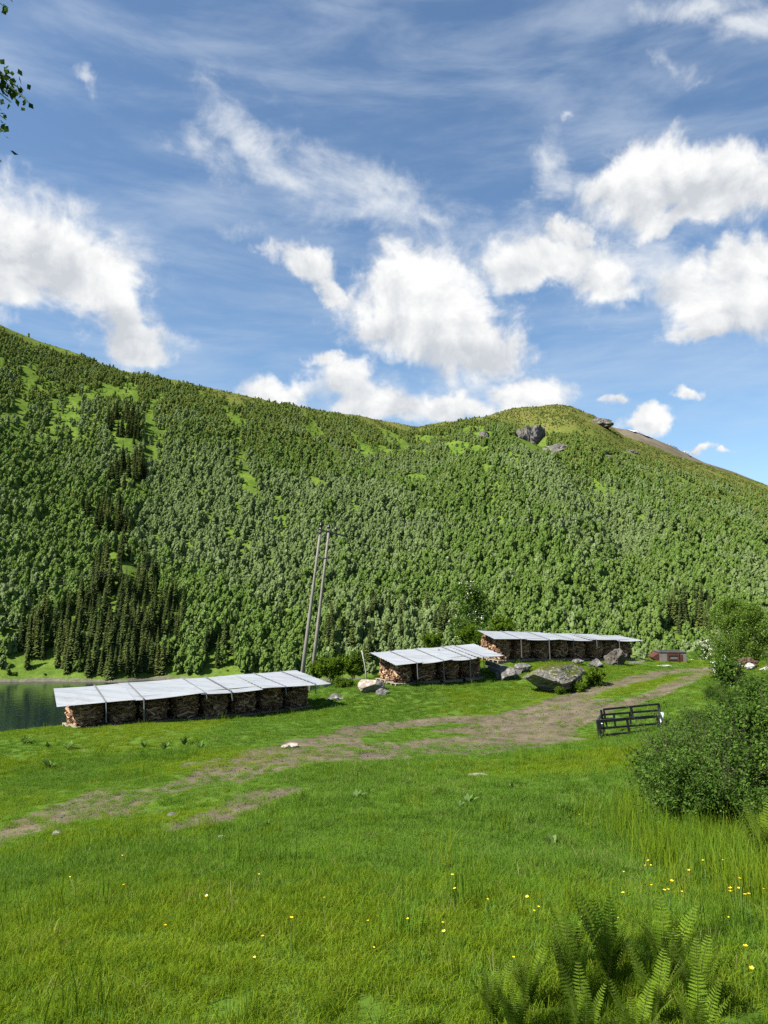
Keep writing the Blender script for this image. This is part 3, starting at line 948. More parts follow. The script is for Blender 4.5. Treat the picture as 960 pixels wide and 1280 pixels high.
TUFTS = []
for k in range(3): TUFTS.append(tuft(400 + k, 70, .26, .17, M['grass']))
for k in range(2): TUFTS.append(tuft(410 + k, 70, .25, .17, M['grass_warm']))
for k in range(2): TUFTS.append(tuft(420 + k, 70, .30, .17, M['grass_cool'], .0045))
for k in range(2): TUFTS.append(tuft(430 + k, 34, .50, .16, M['grass_warm' if k else 'grass'], .0030, .22))      # tall stalks
M['straw'] = foliage('dry_grass', [(0, (.10, .13, .03)), (.5, (.17, .17, .06)), (1, (.27, .24, .11))], .35, 'both')
for k in range(2): TUFTS.append(tuft(440 + k, 16, .36, .20, M['straw'], .0032, .28))
ncoll = proto_coll('tuft', TUFTS)

pts = []
def area_pts(n, y0, y1, margin=2.5):
    y = np.sqrt(RNG.uniform(y0 ** 2, y1 ** 2, n)); half = .56 * y + margin
    x = RNG.uniform(-1, 1, n) * half
    return x, y
gxs, gys = [], []
for n, y0, y1 in ((22000, 1.6, 9), (24000, 9, 20), (30000, 20, 40), (9000, 40, 58)):
    x, y = area_pts(n, y0, y1); gxs.append(x); gys.append(y)
x = np.concatenate(gxs); y = np.concatenate(gys)
k = y < edge_y(x) + 4; x, y = x[k], y[k]
dm_ = dirt(x, y)
keep = (dm_ < 0.02) | (RNG.uniform(0, 1, len(x)) < .15 + .18 * sstep(-1, -5, x))
x, y, dm_ = x[keep], y[keep], dm_[keep]
z = height(x, y)
n = len(x)
lush = 1 + 1.0 * fbm(x * .35, y * .35, 141, 3) + .9 * fbm(x * 1.5, y * 1.5, 143, 2) + .35 * sstep(2.5, 5, x - .25 * y)
short = 1 - .62 * sstep(-.9, .0, dm_)
near_t = np.interp(y, [2, 6, 12, 20, 40], [.85, .9, .85, .75, .8])
sc = np.clip(.30 * lush * short * near_t, .11, 1.0) * RNG.uniform(.6, 1.4, n) * (1 + .9 * (RNG.uniform(0, 1, n) < .04) * (dm_ < -.5) * (y > 8))
w_ = np.interp(y, [2, 8, 20, 40], [.85, 1.1, 1.5, 1.9])
tone = fbm(x * .28 + 3, y * .28, 151, 4) + .25 * RNG.normal(size=n) * .4
idx = np.where(tone > .075, 3 + RNG.integers(0, 2, n), np.where(tone < -.085, 5 + RNG.integers(0, 2, n), RNG.integers(0, 3, n)))
tall = (RNG.uniform(0, 1, n) < .004 + .34 * sstep(1.0, 1.9, x - .12 * y) * (y < 9)) & (dm_ < -.6)
idx = np.where(tall, 7 + RNG.integers(0, 2, n), idx)
sc = np.where(tall, RNG.uniform(.45, .85, n), sc)
idx = np.where((RNG.uniform(0, 1, n) < .035 + .07 * sstep(0, .2, fbm(x * .5, y * .5, 161, 3))) & ~tall, 9 + RNG.integers(0, 2, n), idx)
scatter('grass', np.stack([x, y, z], 1), np.stack([RNG.normal(size=n) * .06, RNG.normal(size=n) * .06, RNG.uniform(0, 6.28, n)], 1),
        np.stack([w_ * np.clip(sc, .5, 1.2), w_ * np.clip(sc, .5, 1.2), sc], 1), idx, ncoll, 'lush green meadow grass on the slope', 'grass')

# gravel on the track
PEB = []
for k in range(4):
    me = rock_mesh('pebble', (1, .8, .55), 50 + k, cuts=8, sub=2); me.materials.append(M['rock']); PEB.append(me)
x = RNG.uniform(-16, 20, 60000); y = RNG.uniform(5, 42, 60000)
dd = dirt(x, y); k = (dd > .03) & (RNG.uniform(0, 1, 60000) < .28); x, y = x[k], y[k]
n = len(x); s = .012 + .03 * RNG.uniform(0, 1, n) ** 5
s = s * np.interp(y, [5, 15, 40], [.8, 1, 1.3])
z = height(x, y) - .03
scatter('gravel', np.stack([x, y, z], 1), np.stack([RNG.normal(size=n) * .3, RNG.normal(size=n) * .3, RNG.uniform(0, 6.28, n)], 1), np.stack([s, s, s], 1), RNG.integers(0, 4, n),
        proto_coll('stone', PEB), 'small stones lying on the dirt track', 'gravel')

# ------------------------------------------------------------------ woodpiles
def firewood_mesh(seed, r=.46, h=1.02):
    rg = np.random.default_rng(seed); mb = MB()
    for k in range(520):
        top = k > 430
        an = rg.uniform(0, 6.283)
        zz = .17 + (h - .2) * ((k % 430) / 430.0)
        bul = r * (1.03 - .26 * abs((zz - .6) / .5) ** 2)
        rr = bul - rg.uniform(.0, .15) if not top else bul * math.sqrt(rg.uniform(0, 1)) * .9
        if top: zz = h + rg.uniform(-.06, .05)
        c = np.array([rr * math.cos(an), rr * math.sin(an), zz])
        tang = np.array([-math.sin(an), math.cos(an), 0]); rad = np.array([math.cos(an), math.sin(an), 0])
        if rg.uniform() < .28:
            d = rad + tang * rg.normal() * .4 + np.array([0, 0, rg.normal() * .25])
            c = c - rad * .10
        else:
            d = tang + rad * rg.normal() * .15 + np.array([0, 0, rg.normal() * .42])
        d /= np.linalg.norm(d)
        L = rg.uniform(.24, .38); q = rg.uniform(.026, .050)
        up = rg.normal(size=3); xx = np.cross(d, up); xx /= np.linalg.norm(xx); yy = np.cross(d, xx)
        if rg.uniform() < .6:
            prof = [(-.9, -.6), (1, -.5), (.1, 1.0)]
        else:
            prof = [(-.9, -.7), (.8, -.9), (1., .4), (-.2, 1.)]
        n = len(prof)
        V = [c + s * d * L / 2 + q * (p[0] * xx + p[1] * yy) for s in (-1, 1) for p in prof]
        Q = [[j, (j + 1) % n, n + (j + 1) % n, n + j] for j in range(n)]
        if n == 3: mb.add(V, Q, [[2, 1, 0], [3, 4, 5]])
        else: mb.add(V, Q + [[3, 2, 1, 0], [4, 5, 6, 7]])
    nlog = sum(len(q) for q in mb.Q)
    me1 = mb
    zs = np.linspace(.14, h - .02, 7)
    core = MB(); core.tube([(0, 0, z_) for z_ in zs], [r * .82 * (1.03 - .2 * abs((z_ - .6) / .5) ** 2) for z_ in zs], 18)  # dark cylinder standing in for the shaded wood behind the outer logs
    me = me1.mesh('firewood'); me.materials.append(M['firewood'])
    cme = core.mesh('shade_core'); cme.materials.append(M['core_shade'])
    # join core into the same mesh
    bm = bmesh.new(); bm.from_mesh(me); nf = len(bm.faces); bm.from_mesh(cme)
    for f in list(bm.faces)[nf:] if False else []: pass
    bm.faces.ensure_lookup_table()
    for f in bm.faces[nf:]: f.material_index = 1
    bm.to_mesh(me); bm.free(); me.materials.append(M['core_shade'])
    return me


FW = [firewood_mesh(500 + k) for k in range(4)]
pm = MB()
for yy in (-.42, 0, .42):
    pm.box((0, yy, .05), (1.0, .10, .078))
for j in range(7):
    pm.box((-.45 + j * .15, 0, .105), (.11, 1.0, .022))
for yy in (-.42, .42):
    pm.box((0, yy, .0055), (1.0, .10, .011))
PALLET = pm.mesh('pallet'); PALLET.materials.append(M['pallet'])
ORD = ['first', 'second', 'third', 'fourth', 'fifth', 'sixth', 'seventh', 'eighth']


def bag(p, rz, label, k, s=1.0, group=None, hz=1.0):
    t = thing('firewood_stack', label, 'firewood', p, rz, group)
    t.scale = (s, s, hz)
    o = bpy.data.objects.new('firewood', FW[k % 4]); COL.objects.link(o); o.parent = t
    o.rotation_euler = (0, 0, random.uniform(0, 6.28))
    o = bpy.data.objects.new('pallet', PALLET); COL.objects.link(o); o.parent = t
    return t


def roof(name, label, FL, FR, BL, BR, straps, seams, floor_z):
    """corrugated sheets laid over the woodpile: quad by its four world corners"""
    FL, FR, BL, BR = [np.asarray(q, float) for q in (FL, FR, BL, BR)]
    org = (FL + FR + BL + BR) / 4
    t = thing(name, label, 'roof', tuple(org), 0, 'metal roofs over the woodpiles')

    def S(u, v):
        return (FL * (1 - u) + FR * u) * (1 - v) + (BL * (1 - u) + BR * u) * v - org
    us = [0] + seams + [1]
    rg = random.Random(seams[0] * 100)
    for k in range(len(us) - 1):
        u0, u1 = us[k] - (.008 if k else 0), us[k + 1] + (.004 if k < len(us) - 2 else 0)
        mb = MB(); nv, nu = 60, 10
        rise = .012 * (k % 2) + .004
        v0, v1 = rg.uniform(-.02, .02), 1 + rg.uniform(-.03, .02)
        V = []
        for a in range(nu + 1):
            for b in range(nv + 1):
                u = u0 + (u1 - u0) * a / nu; v = v0 + (v1 - v0) * b / nv
                p = S(u, v)
                ph = (b % 6)
                p = p + np.array([0, 0, rise + (.016 if ph in (2, 3) else (.008 if ph in (1, 4) else 0)) + .03 * math.sin(u * 11 + k * 2) * (1 - v) - .02 * math.sin((u - u0) / (u1 - u0) * math.pi)])
                V.append(p)
        V = np.array(V); nn = len(V)
        V2 = np.vstack([V, V - np.array([0, 0, .004])])
        Q = []
        for a in range(nu):
            for b in range(nv):
                i0 = a * (nv + 1) + b
                Q.append([i0, i0 + nv + 1, i0 + nv + 2, i0 + 1]); Q.append([nn + i0, nn + i0 + 1, nn + i0 + nv + 2, nn + i0 + nv + 1])
        for a in range(nu):
            for b in (0, nv):
                i0 = a * (nv + 1) + b; q = [i0, i0 + nv + 1, nn + i0 + nv + 1, nn + i0]; Q.append(q if b else q[::-1])
        for b in range(nv):
            for a in (0, nu):
                i0 = a * (nv + 1) + b; q = [i0, i0 + 1, nn + i0 + 1, nn + i0]; Q.append(q if a == 0 else q[::-1])
        mb.add(V2, Q); mb.build('roof_sheet', M['roof'], t)
    for v in (.22, .78):     # rails under the sheets
        mb = MB(); mb.bar(S(.03, v) - np.array([0, 0, .05]), S(.97, v) - np.array([0, 0, .05]), .05, .07); mb.build('rail', M['pallet'], t)
    for u, drop, r_ in straps:
        a = S(u - .005, 1.0) + (0, 0, .035); b = S(u + .003, -.005) + (0, 0, .04)
        mb = MB()
        mb.bar(a, b, .055, .006)
        fz = floor_z(u) - org[2]
        c = b + np.array([.03, .03, 0]); c[2] = b[2] + (fz - b[2]) * drop
        mb.bar(b + np.array([0, 0, .003]), c, .04, .006, up=(0, 1, 0))
        mb.build('strap', M['strap'], t)
    return t


def gz(p): return float(height(np.array(p[0]), np.array(p[1])))


def pile(A, B, slots, depth_off, text, grp, kk, eave, rear):
    A = np.array(A[:2]); B = np.array(B[:2]); u = (B - A) / np.linalg.norm(B - A)
    ang = math.atan2(u[1], u[0])
    n = 0
    for f in slots:
        c = A + (B - A) * f
        c = c + np.array([-u[1], u[0]]) * depth_off
        hz = min(1.1, (eave(f) - gz(c) - .09) / 1.09)
        bag((c[0], c[1], gz(c) - .02), ang, text % ORD[n], kk + n, random.uniform(.97, 1.04), grp, hz); n += 1
        c2 = c + np.array([-u[1], u[0]]) * .98
        bag((c2[0], c2[1], gz(c2) - .02), ang, rear, kk + n + 1, random.uniform(.97, 1.04), 'back row: ' + grp, min(1.1, hz + .1))


# long pile
A1, B1 = P(92, 912, 26.0), P(395, 886, 31.0)
pile(A1, B1, [(k + .5) / 8 for k in range(8)], .62, '%s firewood stack from the left under the long front roof', 'firewood stacks under the long roof', 0, lambda f: (P(71, 884, 25.5)[2] * .66 + P(67, 861, 27.3)[2] * .34) * (1 - f) + (P(413, 854, 30.7)[2] * .66 + P(369, 838, 32.4)[2] * .34) * f, 'firewood stack in the back row under the long roof')
roof('metal_roof', 'long pale metal roof over eight firewood stacks nearest the lake', P(71, 884, 25.5), P(413, 854, 30.7), P(67, 861, 27.3), P(369, 838, 32.4),
     [(.15, .8, 1), (.275, .95, 1), (.495, .2, 1), (.59, .35, 1), (.805, .3, 1), (.93, .4, 1)], [.245, .49, .72], lambda u: gz(A1 * (1 - u) + B1 * u))
# middle pile
A2, B2 = P(495, 858, 33.5), P(610, 853, 35.7)
pile(A2, B2, [.12, .375, .63, .88], .62, '%s firewood stack from the left in the front row under the middle roof', 'firewood stacks under the middle roof', 2, lambda f: (P(495, 832, 33.0)[2] * .66 + P(462, 816, 34.9)[2] * .34) * (1 - f) + (P(629, 819, 35.6)[2] * .66 + P(592, 805, 37.5)[2] * .34) * f, 'firewood stack in the back row under the middle roof')
roof('metal_roof', 'middle pale metal roof with four dark straps beside the pale boulder', P(495, 832, 33.0), P(629, 819, 35.6), P(462, 816, 34.9), P(592, 805, 37.5),
     [(.18, .7, 1), (.42, .85, 1), (.67, .9, 1), (.80, .5, 1)], [.24, .50, .74], lambda u: gz(A2 * (1 - u) + B2 * u))
# upper pile
A3, B3 = P(622, 829, 38.2), P(798, 825, 42.0)
pile(A3, B3, [.07, .20, .335, .46, .59, .72, .83, .94], .62, '%s firewood stack from the left under the farthest roof', 'firewood stacks under the farthest roof', 3, lambda f: (P(618, 799, 37.8)[2] * .66 + P(596, 788, 39.6)[2] * .34) * (1 - f) + (P(804, 801, 42.0)[2] * .66 + P(770, 794, 43.8)[2] * .34) * f, 'firewood stack in the back row under the farthest roof')
roof('metal_roof', 'farthest pale metal roof, highest of the three, behind the mossy boulder', P(618, 799, 37.8), P(804, 801, 42.0), P(596, 788, 39.6), P(770, 794, 43.8),
     [(.16, .8, 1), (.34, .9, 1), (.50, .4, 1), (.66, .5, 1), (.82, .6, 1)], [.2, .42, .63, .82], lambda u: gz(A3 * (1 - u) + B3 * u))

# ------------------------------------------------------------------ power poles
pb = thing('utility_pole', 'twin leaning grey wooden power poles joined by a crossarm', 'power pole', tuple(P(384, 838, 46)))
o0 = np.array(pb.location)
tops = []
for k, (xb, xt, r0, r1, yb) in enumerate(((378.5, 401.0, .125, .07, 46.0), (391.0, 411.5, .12, .066, 46.6))):
    b_ = P(xb, 838, yb); t_ = P(xt, 660, yb + .2); d_ = t_ - b_
    mb = MB(); mb.tube([b_ - d_ * .35 - o0, b_ + d_ * .3 - o0, b_ + d_ * .65 - o0, t_ - o0], [r0 * 1.1, r0 * .9, r1 * 1.2, r1], 12)
    mb.build('pole', M['pole'], pb, True); tops.append(t_ - o0)
c0 = P(397.5, 661.5, 46.0) - o0; c1 = P(431, 670, 46.9) - o0
mb = MB(); mb.bar(c0, c1, .07, .09); mb.bar(P(393, 663, 46.1) - o0, P(402, 666, 46.1) - o0, .07); mb.build('crossarm', M['old_timber'], pb)
mb = MB(); mb.bar(P(401, 672, 46.1) - o0, P(411, 664, 46.4) - o0, .04); mb.build('brace', M['steel_dark'], pb)
mb = MB(); mb.bar(P(398.5, 699, 46.0) - o0, P(414, 697, 46.5) - o0, .07); mb.build('spar', M['steel_dark'], pb)
for (px, py, yy) in ((401.5, 656, 46.1), (411, 658.5, 46.3), (420.5, 661, 46.6)):
    q = P(px, py, yy) - o0; mb = MB()
    mb.tube([q + (0, 0, -.28), q + (0, 0, -.12), q + (0, 0, -.11), q + (0, 0, .0), q + (0, 0, .03), q + (0, 0, .12), q + (0, 0, .14)], [.025, .025, .10, .12, .075, .08, .03], 10)
    mb.build('insulator', M['insulator'], pb, True)
q = P(393.5, 829, 46.42) - o0; mb = MB(); mb.box(q + np.array([0, -.04, 0]), (.17, .02, .19)); mb.build('marker_plate', M['orange'], pb)
for k, (px, py, yy) in enumerate(((401.5, 655, 46.1), (411, 657.5, 46.3), (420.5, 660, 46.6))):
    s_ = P(px, py, yy); mb = MB()
    for e_ in (np.array([-62, 60 + k * 1.5, s_[2] - 6]), np.array([70, 34 + k * 1.5, s_[2] + 6.])):
        pts = []
        for j in range(25):
            u = j / 24; pts.append(s_ * (1 - u) + e_ * u - np.array([0, 0, 4 * 1.6 * u * (1 - u)]))
        mb.tube(pts, .0038, 5)
    tag(mb.build('power_line', M['wire']), ['thin power line over the first insulator of the twin poles', 'thin power line over the middle insulator of the twin poles', 'thin power line over the outermost insulator of the twin poles'][k], 'power line', 'wires on the twin poles')

# white stake
g_ = P(459, 848, 36.0); mb = MB()
mb.tube([g_ - (0, 0, .3), P(457, 838, 36.0), P(455.5, 828, 36.), P(452, 813, 36.)], [.035, .03, .03, .022], 7)
tag(mb.build('wooden_stake', M['white_stone'], smooth=True), 'thin pale leaning stake behind the pale boulder', 'stake')

# ------------------------------------------------------------------ black steel rack
rg0 = G(770, 922); rbase = np.array([rg0[0], rg0[1], rg0[2]])
rk = thing('steel_rack', 'black steel rail frame lying on the grass beside the track', 'steel frame', tuple(rbase))
YF = rbase[1]


def rp(cx, cy, y):   # crop coordinates of the zoomed photo -> world, relative to the rack
    return P(720 + cx / 6.857, 850 + cy / 6.857, y) - rbase


yf0, yf1, yb0, yb1 = YF - .15, YF + .30, YF + .75, YF + 1.2
def yfr(cx): return yf0 + (yf1 - yf0) * (cx - 190) / 520
def ybk(cx): return yb0 + (yb1 - yb0) * (cx - 215) / 500
rb = .045
for nm, a, b in (('rail', (175, 356), (715, 308)), ('rail', (200, 415), (712, 374)), ('rail', (210, 476), (722, 424))):
    mb = MB(); mb.bar(rp(*a, yfr(a[0])), rp(*b, yfr(b[0])), .05, .075 if a[1] < 400 else .05); mb.build(nm, M['black_paint'], rk)
for a, b, wd in (((190, 350), (213, 528), .10), ((438, 338), (456, 446), .055), ((700, 300), (714, 418), .07)):
    mb = MB(); mb.bar(rp(*a, yfr(a[0])), rp(*b, yfr(a[0])), wd); mb.build('post', M['black_paint'], rk)
for a, b in (((235, 252), (712, 205)), ((212, 300), (700, 260)), ((240, 335), (330, 331))):
    mb = MB(); mb.bar(rp(*a, ybk(a[0])), rp(*b, ybk(b[0])), .05); mb.build('rail', M['black_paint'], rk)
for a, b, wd in (((214, 255), (240, 440), .055), ((237, 250), (263, 395), .045), ((325, 300), (338, 400), .045), ((472, 235), (484, 315), .06), ((460, 290), (470, 378), .045), ((708, 203), (722, 330), .06)):
    mb = MB(); mb.bar(rp(*a, ybk(a[0])), rp(*b, ybk(a[0])), wd); mb.build('post', M['black_paint'], rk)
for (a, ya, b, yb_) in (((182, 356), yfr(182), (216, 300), ybk(216)), ((712, 312), yfr(712), (716, 240), ybk(716)), ((214, 470), yfr(214), (240, 435), ybk(240)), ((716, 420), yfr(716), (722, 335), ybk(722))):
    mb = MB(); mb.bar(rp(*a, ya), rp(*b, yb_), .05); mb.build('side_bar', M['black_paint'], rk)
mb = MB(); mb.bar(rp(735, 280, yfr(712) + .35), rp(712, 412, yfr(712)), .12, .03); mb.build('end_plate', M['grey_plate'], rk)
mb = MB(); mb.bar(rp(222, 370, yfr(200) + .1), rp(205, 440, yfr(200)), .06, .02); mb.build('end_plate', M['grey_plate'], rk)

# ------------------------------------------------------------------ rusty skip
cg = P(838, 830, 45.5); ck = thing('steel_skip', 'rusty red and grey open steel skip at the end of the track', 'skip', tuple(cg), R(-6))
mb = MB()
w_, d_, h_ = 1.5, 1.2, .72
mb.box((0, -d_ / 2, h_ / 2), (w_, .05, h_)); mb.box((0, d_ / 2, h_ / 2), (w_, .05, h_)); mb.box((-w_ / 2 + .02, 0, h_ / 2), (.05, d_ - .05, h_)); mb.box((w_ / 2 - .02, 0, h_ / 2), (.05, d_ - .05, h_)); mb.box((0, 0, .04), (w_ - .1, d_ - .06, .06))
mb.build('body', M['rust_grey'], ck)
mb = MB()
for xx in (-.28, .30): mb.box((xx, -d_ / 2 - .05, h_ / 2 + .02), (.09, .05, h_ * .92))
mb.box((.01, -d_ / 2 - .05, h_ * .82), (.5, .045, .10)); mb.box((.01, -d_ / 2 - .05, h_ * .45), (.5, .045, .08))
mb.box((.45, -d_ / 2 - .035, h_ * .4), (.16, .02, .6)); mb.build('reinforcing_frame', M['rust_red'], ck)
mb = MB(); mb.add([(-w_ / 2 - .005, -d_ / 2, 0.1), (-w_ / 2 - .005, d_ / 2, .1), (-w_ / 2 - .42, d_ / 2, .42), (-w_ / 2 - .42, -d_ / 2, .42), (-w_ / 2 - .005, -d_ / 2, h_ - .05), (-w_ / 2 - .005, d_ / 2, h_ - .05)],
                  [[0, 3, 2, 1], [3, 4, 5, 2]], [[0, 4, 3], [1, 2, 5]]); mb.build('sloping_end', M['rust_red'], ck)
mb = MB()
for yy in (-d_ / 2 - .01, d_ / 2 + .01): mb.box((0, yy, h_ + .03), (w_ + .06, .11, .06))
for xx in (-w_ / 2, w_ / 2): mb.box((xx, 0, h_ + .03), (.10, d_ - .09, .06))
mb.build('rim', M['steel_dark'], ck)

# ------------------------------------------------------------------ boulders and timber
def on(px, py, dz=0.): g = G(px, py); return (g[0], g[1], g[2] + dz)


q = P(697, 848, 33.2)
bo = rock('boulder', 'large grey boulder with a mossy grassy top below the farthest woodpile', 'boulder', (q[0], q[1] + .2, q[2] + .05), (1.6, 1.2, .62), M['rock_moss'], 23, rz=.35, cuts=20, rough=.16, sub=6, freq=2.0)
# grass tufts growing on top of the boulder
gm = MB(); rg = np.random.default_rng(77); C = []
dg = bpy.context.evaluated_depsgraph_get()
vs = np.array([v.co for v in bo.data.vertices]); ns = np.array([v.normal for v in bo.data.vertices])
up_ = np.where((ns[:, 2] > .55) & (vs[:, 2] > .15) & (vs[:, 0] > -.9))[0]
n = 2600; pick = vs[rg.choice(up_, n)] + rg.normal(size=(n, 3)) * .05
Dv = rg.normal(size=(n, 3)) * .5; Dv[:, 2] = 1
V, F = leaf_quads(pick, Dv, rg.normal(size=(n, 3)), rg.uniform(.05, .13, n), .010)
gm.add(V, F); gm.build('moss_grass', M['grass_warm'], bo)['kind'] = 'stuff'
q = on(464, 866); rock('boulder', 'pale beige boulder beside the middle woodpile', 'boulder', (q[0], q[1] + .2, q[2] + .22), (.58, .5, .44), M['rock_pale'], 31, rz=.4, cuts=12, rough=.08, sub=5)
q = on(480, 868); rock('boulder', 'low dark stone tucked beside the pale boulder', 'boulder', (q[0], q[1] + .1, q[2] + .05), (.35, .3, .2), M['rock'], 33)
q = on(405, 880); rock('boulder', 'small grey stone in the weeds at the right end of the long woodpile', 'boulder', (q[0] + .4, q[1] + .6, q[2] + .08), (.36, .35, .28), M['rock'], 34)
q = P(770, 829, 39.6); rock('tree_stump', 'weathered grey fibrous stump standing before the farthest woodpile', 'stump', (q[0], q[1], q[2] + .12), (.56, .5, .58), M['bark'], 41, cuts=9, rough=.32, sub=5, freq=2.6)
q = P(744, 829, 38.6); rock('boulder', 'grey jagged stone left of the weathered stump', 'boulder', (q[0], q[1], q[2] - .05), (.40, .35, .28), M['rock'], 42)
q = P(722, 828, 38.9); rock('boulder', 'low grey stone behind the mossy boulder', 'boulder', (q[0], q[1], q[2] + .02), (.34, .28, .16), M['rock'], 43)
q = P(632, 842, 35.8); rock('boulder', 'grey ledge stone between the middle and farthest woodpiles', 'boulder', (q[0], q[1], q[2]), (.55, .5, .35), M['rock'], 44)
q = P(652, 838, 37.0); rock('boulder', 'dark stone under the left end of the farthest woodpile', 'boulder', (q[0], q[1], q[2] + .05), (.5, .4, .3), M['rock'], 45)
for (xa, ya, xb, yb_, yy, lab) in ((607, 828, 652, 841, 37.0, 'long weathered beam sloping down between two woodpiles'), (610, 835, 648, 846, 36.4, 'lower weathered beam between two woodpiles')):
    mb = MB(); mb.bar(P(xa, ya, yy + .3), P(xb, yb_, yy - .4), .16, .2); tag(mb.build('timber_beam', M['old_timber']), lab, 'beam', 'beams between the woodpiles')
for k, (xa, ya, xb, yb_, lab) in enumerate(((783, 830, 806, 826, 'short grey plank end right of the weathered stump'), (795, 832, 803, 838, 'stubby grey plank offcut lying in the grass right of the stump'))):
    mb = MB(); mb.bar(P(xa, ya, 40.6 - k * .4), P(xb, yb_, 40.2 - k * .4), .14, .09); tag(mb.build('plank', M['old_timber']), lab, 'plank', 'planks by the stump')
mb = MB(); mb.bar(P(800, 823, 43.5), P(822, 828, 43.5), .10, .06); tag(mb.build('plank', M['rust_red']), 'reddish plank lying between the farthest woodpile and the skip', 'plank')
for (px, py, dm, sd, lab, mt) in ((831, 833.5, (.42, .22, .09), 51, 'flat white stone at the edge of the track near the skip', 'white_stone'), (364, 933, (.28, .18, .06), 52, 'flat pale stone on the dirt in front of the long woodpile', 'rock_pale'),
                                  (279, 1052, (.07, .06, .05), 53, 'small pale stone in the grass below the bare patch', 'white_stone'), (356, 934, (.12, .10, .05), 54, 'little pale stone beside the flat one on the dirt', 'rock_pale'),
                                  (597, 972, (.20, .12, .05), 55, 'brownish flat stone at the lower edge of the dirt', 'rock_pale'), (72, 1044, (.10, .08, .05), 56, 'grey stone at the left end of the bare dirt', 'rock'),
                                  (215, 1022, (.08, .07, .05), 57, 'grey stone by the dirt left of the bare patch', 'rock')):
    q = on(px, py, dm[2] * .4); rock('stone', lab, 'stone', q, dm, M[mt], sd, sub=4)
for (px, py, yy, dm, sd, lab, mt) in ((918, 832, 30, (.16, .15, .12), 61, 'white stone at the top of the thicket, left of the larger one', 'white_stone'), (938, 833, 29.5, (.22, .2, .14), 62, 'larger white stone on top of the thicket bank', 'white_stone'),
                                      (957, 838, 28.5, (.25, .2, .17), 63, 'white stone at the right edge on the thicket bank', 'white_stone')):
    q = P(px, py, yy); rock('stone', lab, 'stone', tuple(q), dm, M[mt], sd, group='white stones on the bank', sub=4)
q = P(933, 822, 31.5); rock('root_stump', 'reddish brown upturned root stump under the trees', 'stump', tuple(q - np.array([0, 0, .25])), (.42, .3, .24), M['soil_root'], 64, rough=.4, freq=2.8)


